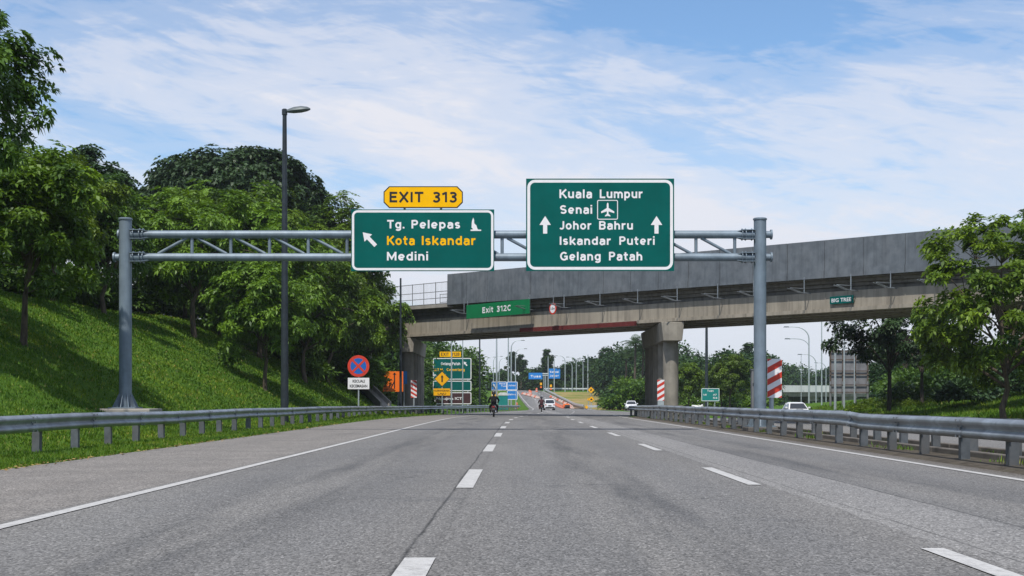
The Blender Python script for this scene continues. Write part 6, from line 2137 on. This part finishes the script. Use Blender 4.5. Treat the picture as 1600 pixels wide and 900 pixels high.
# ------------------------------------------------------------------ grass
def grass_mat():
    m = bpy.data.materials.new('grass_blade'); m.use_nodes = True
    t = NT(m.node_tree)
    a = t.n('ShaderNodeAttribute', attribute_name='tint').outputs['Fac']
    pos = t.n('ShaderNodeNewGeometry').outputs['Position']
    c = t.ramp(a, [(0.0, (0.030, 0.080, 0.006)), (0.5, (0.080, 0.172, 0.011)), (0.82, (0.150, 0.235, 0.018)), (1.0, (0.27, 0.235, 0.08))])
    c = t.mix(1.0, c, t.ramp(t.noise(0.33, 5, 0.65, pos), [(0.3, (0.50, 0.64, 0.7)), (0.52, (1.0, 1.0, 1.0)), (0.7, (1.65, 1.25, 1.0))]), 'MULTIPLY')
    b = t.n('ShaderNodeBsdfPrincipled', inp={'Base Color': c, 'Roughness': 0.6, 'Specular IOR Level': 0.2})
    tr = t.n('ShaderNodeBsdfTranslucent', inp={'Color': t.mix(1.0, c, (1.2, 1.15, .6), 'MULTIPLY')})
    mx = t.n('ShaderNodeMixShader', inp={0: 0.3, 1: b.outputs[0], 2: tr.outputs[0]})
    t.n('ShaderNodeOutputMaterial', inp={0: mx.outputs[0]})
    return m
GM = grass_mat()
def grass(name, x, y, label, blades=3, base_h=0.047):
    n0 = len(x)
    z = height(x, y)
    clump = 0.5 + 0.5 * hnoise(x * 3.1, y * 3.1, 1.0)
    hh = base_h * (0.55 + 0.9 * rng.random(n0) ** 2 + 0.5 * clump) * np.interp(y, [20, 50, 120], [1.0, 1.35, 2.0])
    X = np.repeat(x, blades); Y = np.repeat(y, blades); Z = np.repeat(z, blades); H_ = np.repeat(hh, blades) * rng.uniform(.6, 1.2, n0 * blades)
    n = len(X)
    a = rng.random(n) * 2 * PI
    sp = np.repeat(np.interp(y, [20, 120], [.05, .14]), blades)
    bx = X + rng.normal(0, 1, n) * sp; by = Y + rng.normal(0, 1, n) * sp
    wd = np.repeat(np.interp(y, [20, 50, 120], [.011, .022, .05]), blades) * rng.uniform(.7, 1.3, n)
    lean = rng.uniform(.3, 1.3, n) * H_
    dx, dy = np.cos(a), np.sin(a)
    V = np.stack([np.stack([bx - dy * wd, by + dx * wd, Z - .02], -1), np.stack([bx + dy * wd, by - dx * wd, Z - .02], -1), np.stack([bx + dx * lean, by + dy * lean, Z + H_], -1)], 1)
    T = np.clip(np.repeat(rng.normal(.42, .16, n0) + .15 * clump, blades) + rng.normal(0, .14, n), 0, 1)
    return tag(quads_object(name, V, GM, None, T, 3), label, 'grass', None, 'stuff')
N = 210000
y = 20 * (1 + rng.random(N) * (1 / (20 / 128) ** .55 - 1)) ** (1 / .55) if False else 20 + 108 * rng.random(N) ** 1.9
lx = np.interp(y, _ys, _sm[EDGE_L])
wid = np.interp(y, [20, 60, 128], [16.5, 18.0, 15.0])
x = lx + 0.10 - wid * rng.random(N) ** 1.15 + 0.12 * hnoise(y * 0 + 3, y, 2.3)
grass('grass', x, y, 'mown grass on the verge and cut slope beside the road')
N = 42000
y = 52 + 88 * rng.random(N) ** 1.2
ox = opp(y, 1)
x = ox + 0.1 + 22 * rng.random(N)
grass('grass', x, y, 'grass on the verge beyond the opposite carriageway', 3, .13)
# tufts in the median dirt
N = 1600
y = 18 + 70 * rng.random(N) ** 1.5
x = 8.0 + 1.4 * rng.random(N)
keep = hnoise(x * 2, y, .9) > .35
grass('grass', x[keep], y[keep], 'sparse tufts in the dirt of the median', 4, .07)
# a few fallen leaves along the edge of the asphalt
N = 420
y = 19 + 45 * rng.random(N) ** 1.6
x = np.interp(y, _ys, _sm[EDGE_L]) + np.abs(rng.normal(0, .16, N)) - .05
B = np.stack([x, y, np.full(N, .022)], -1)
V = leaf_quads(B, np.stack([rng.normal(0, 1, N), rng.normal(0, 1, N), np.full(N, .12)], -1), rng.uniform(.05, .1, N), rng.uniform(.012, .025, N), .1, .02)
tag(quads_object('fallen_leaves', V, principled('dry_leaf', (0.26, 0.17, 0.06), 0.8, 0, .4, 9), None, None), 'dry fallen leaves scattered along the asphalt edge', 'leaves', None, 'stuff')

# ------------------------------------------------------------------ the hazy air
hm = bpy.data.materials.new('hazy_air'); hm.use_nodes = True
ht = NT(hm.node_tree)
pv = ht.n('ShaderNodeVolumePrincipled', inp={'Color': (0.80, 0.88, 1.0, 1), 'Density': HAZE, 'Anisotropy': 0.2})
ht.n('ShaderNodeOutputMaterial', inp={1: pv.outputs[0]})
hb = MB(); hb.box((0, 1960, 20.5), (5400, 4640, 57))
ho = tag(hb.build('haze', hm), 'thin bluish haze in the humid air over the road', 'haze', None, 'stuff')
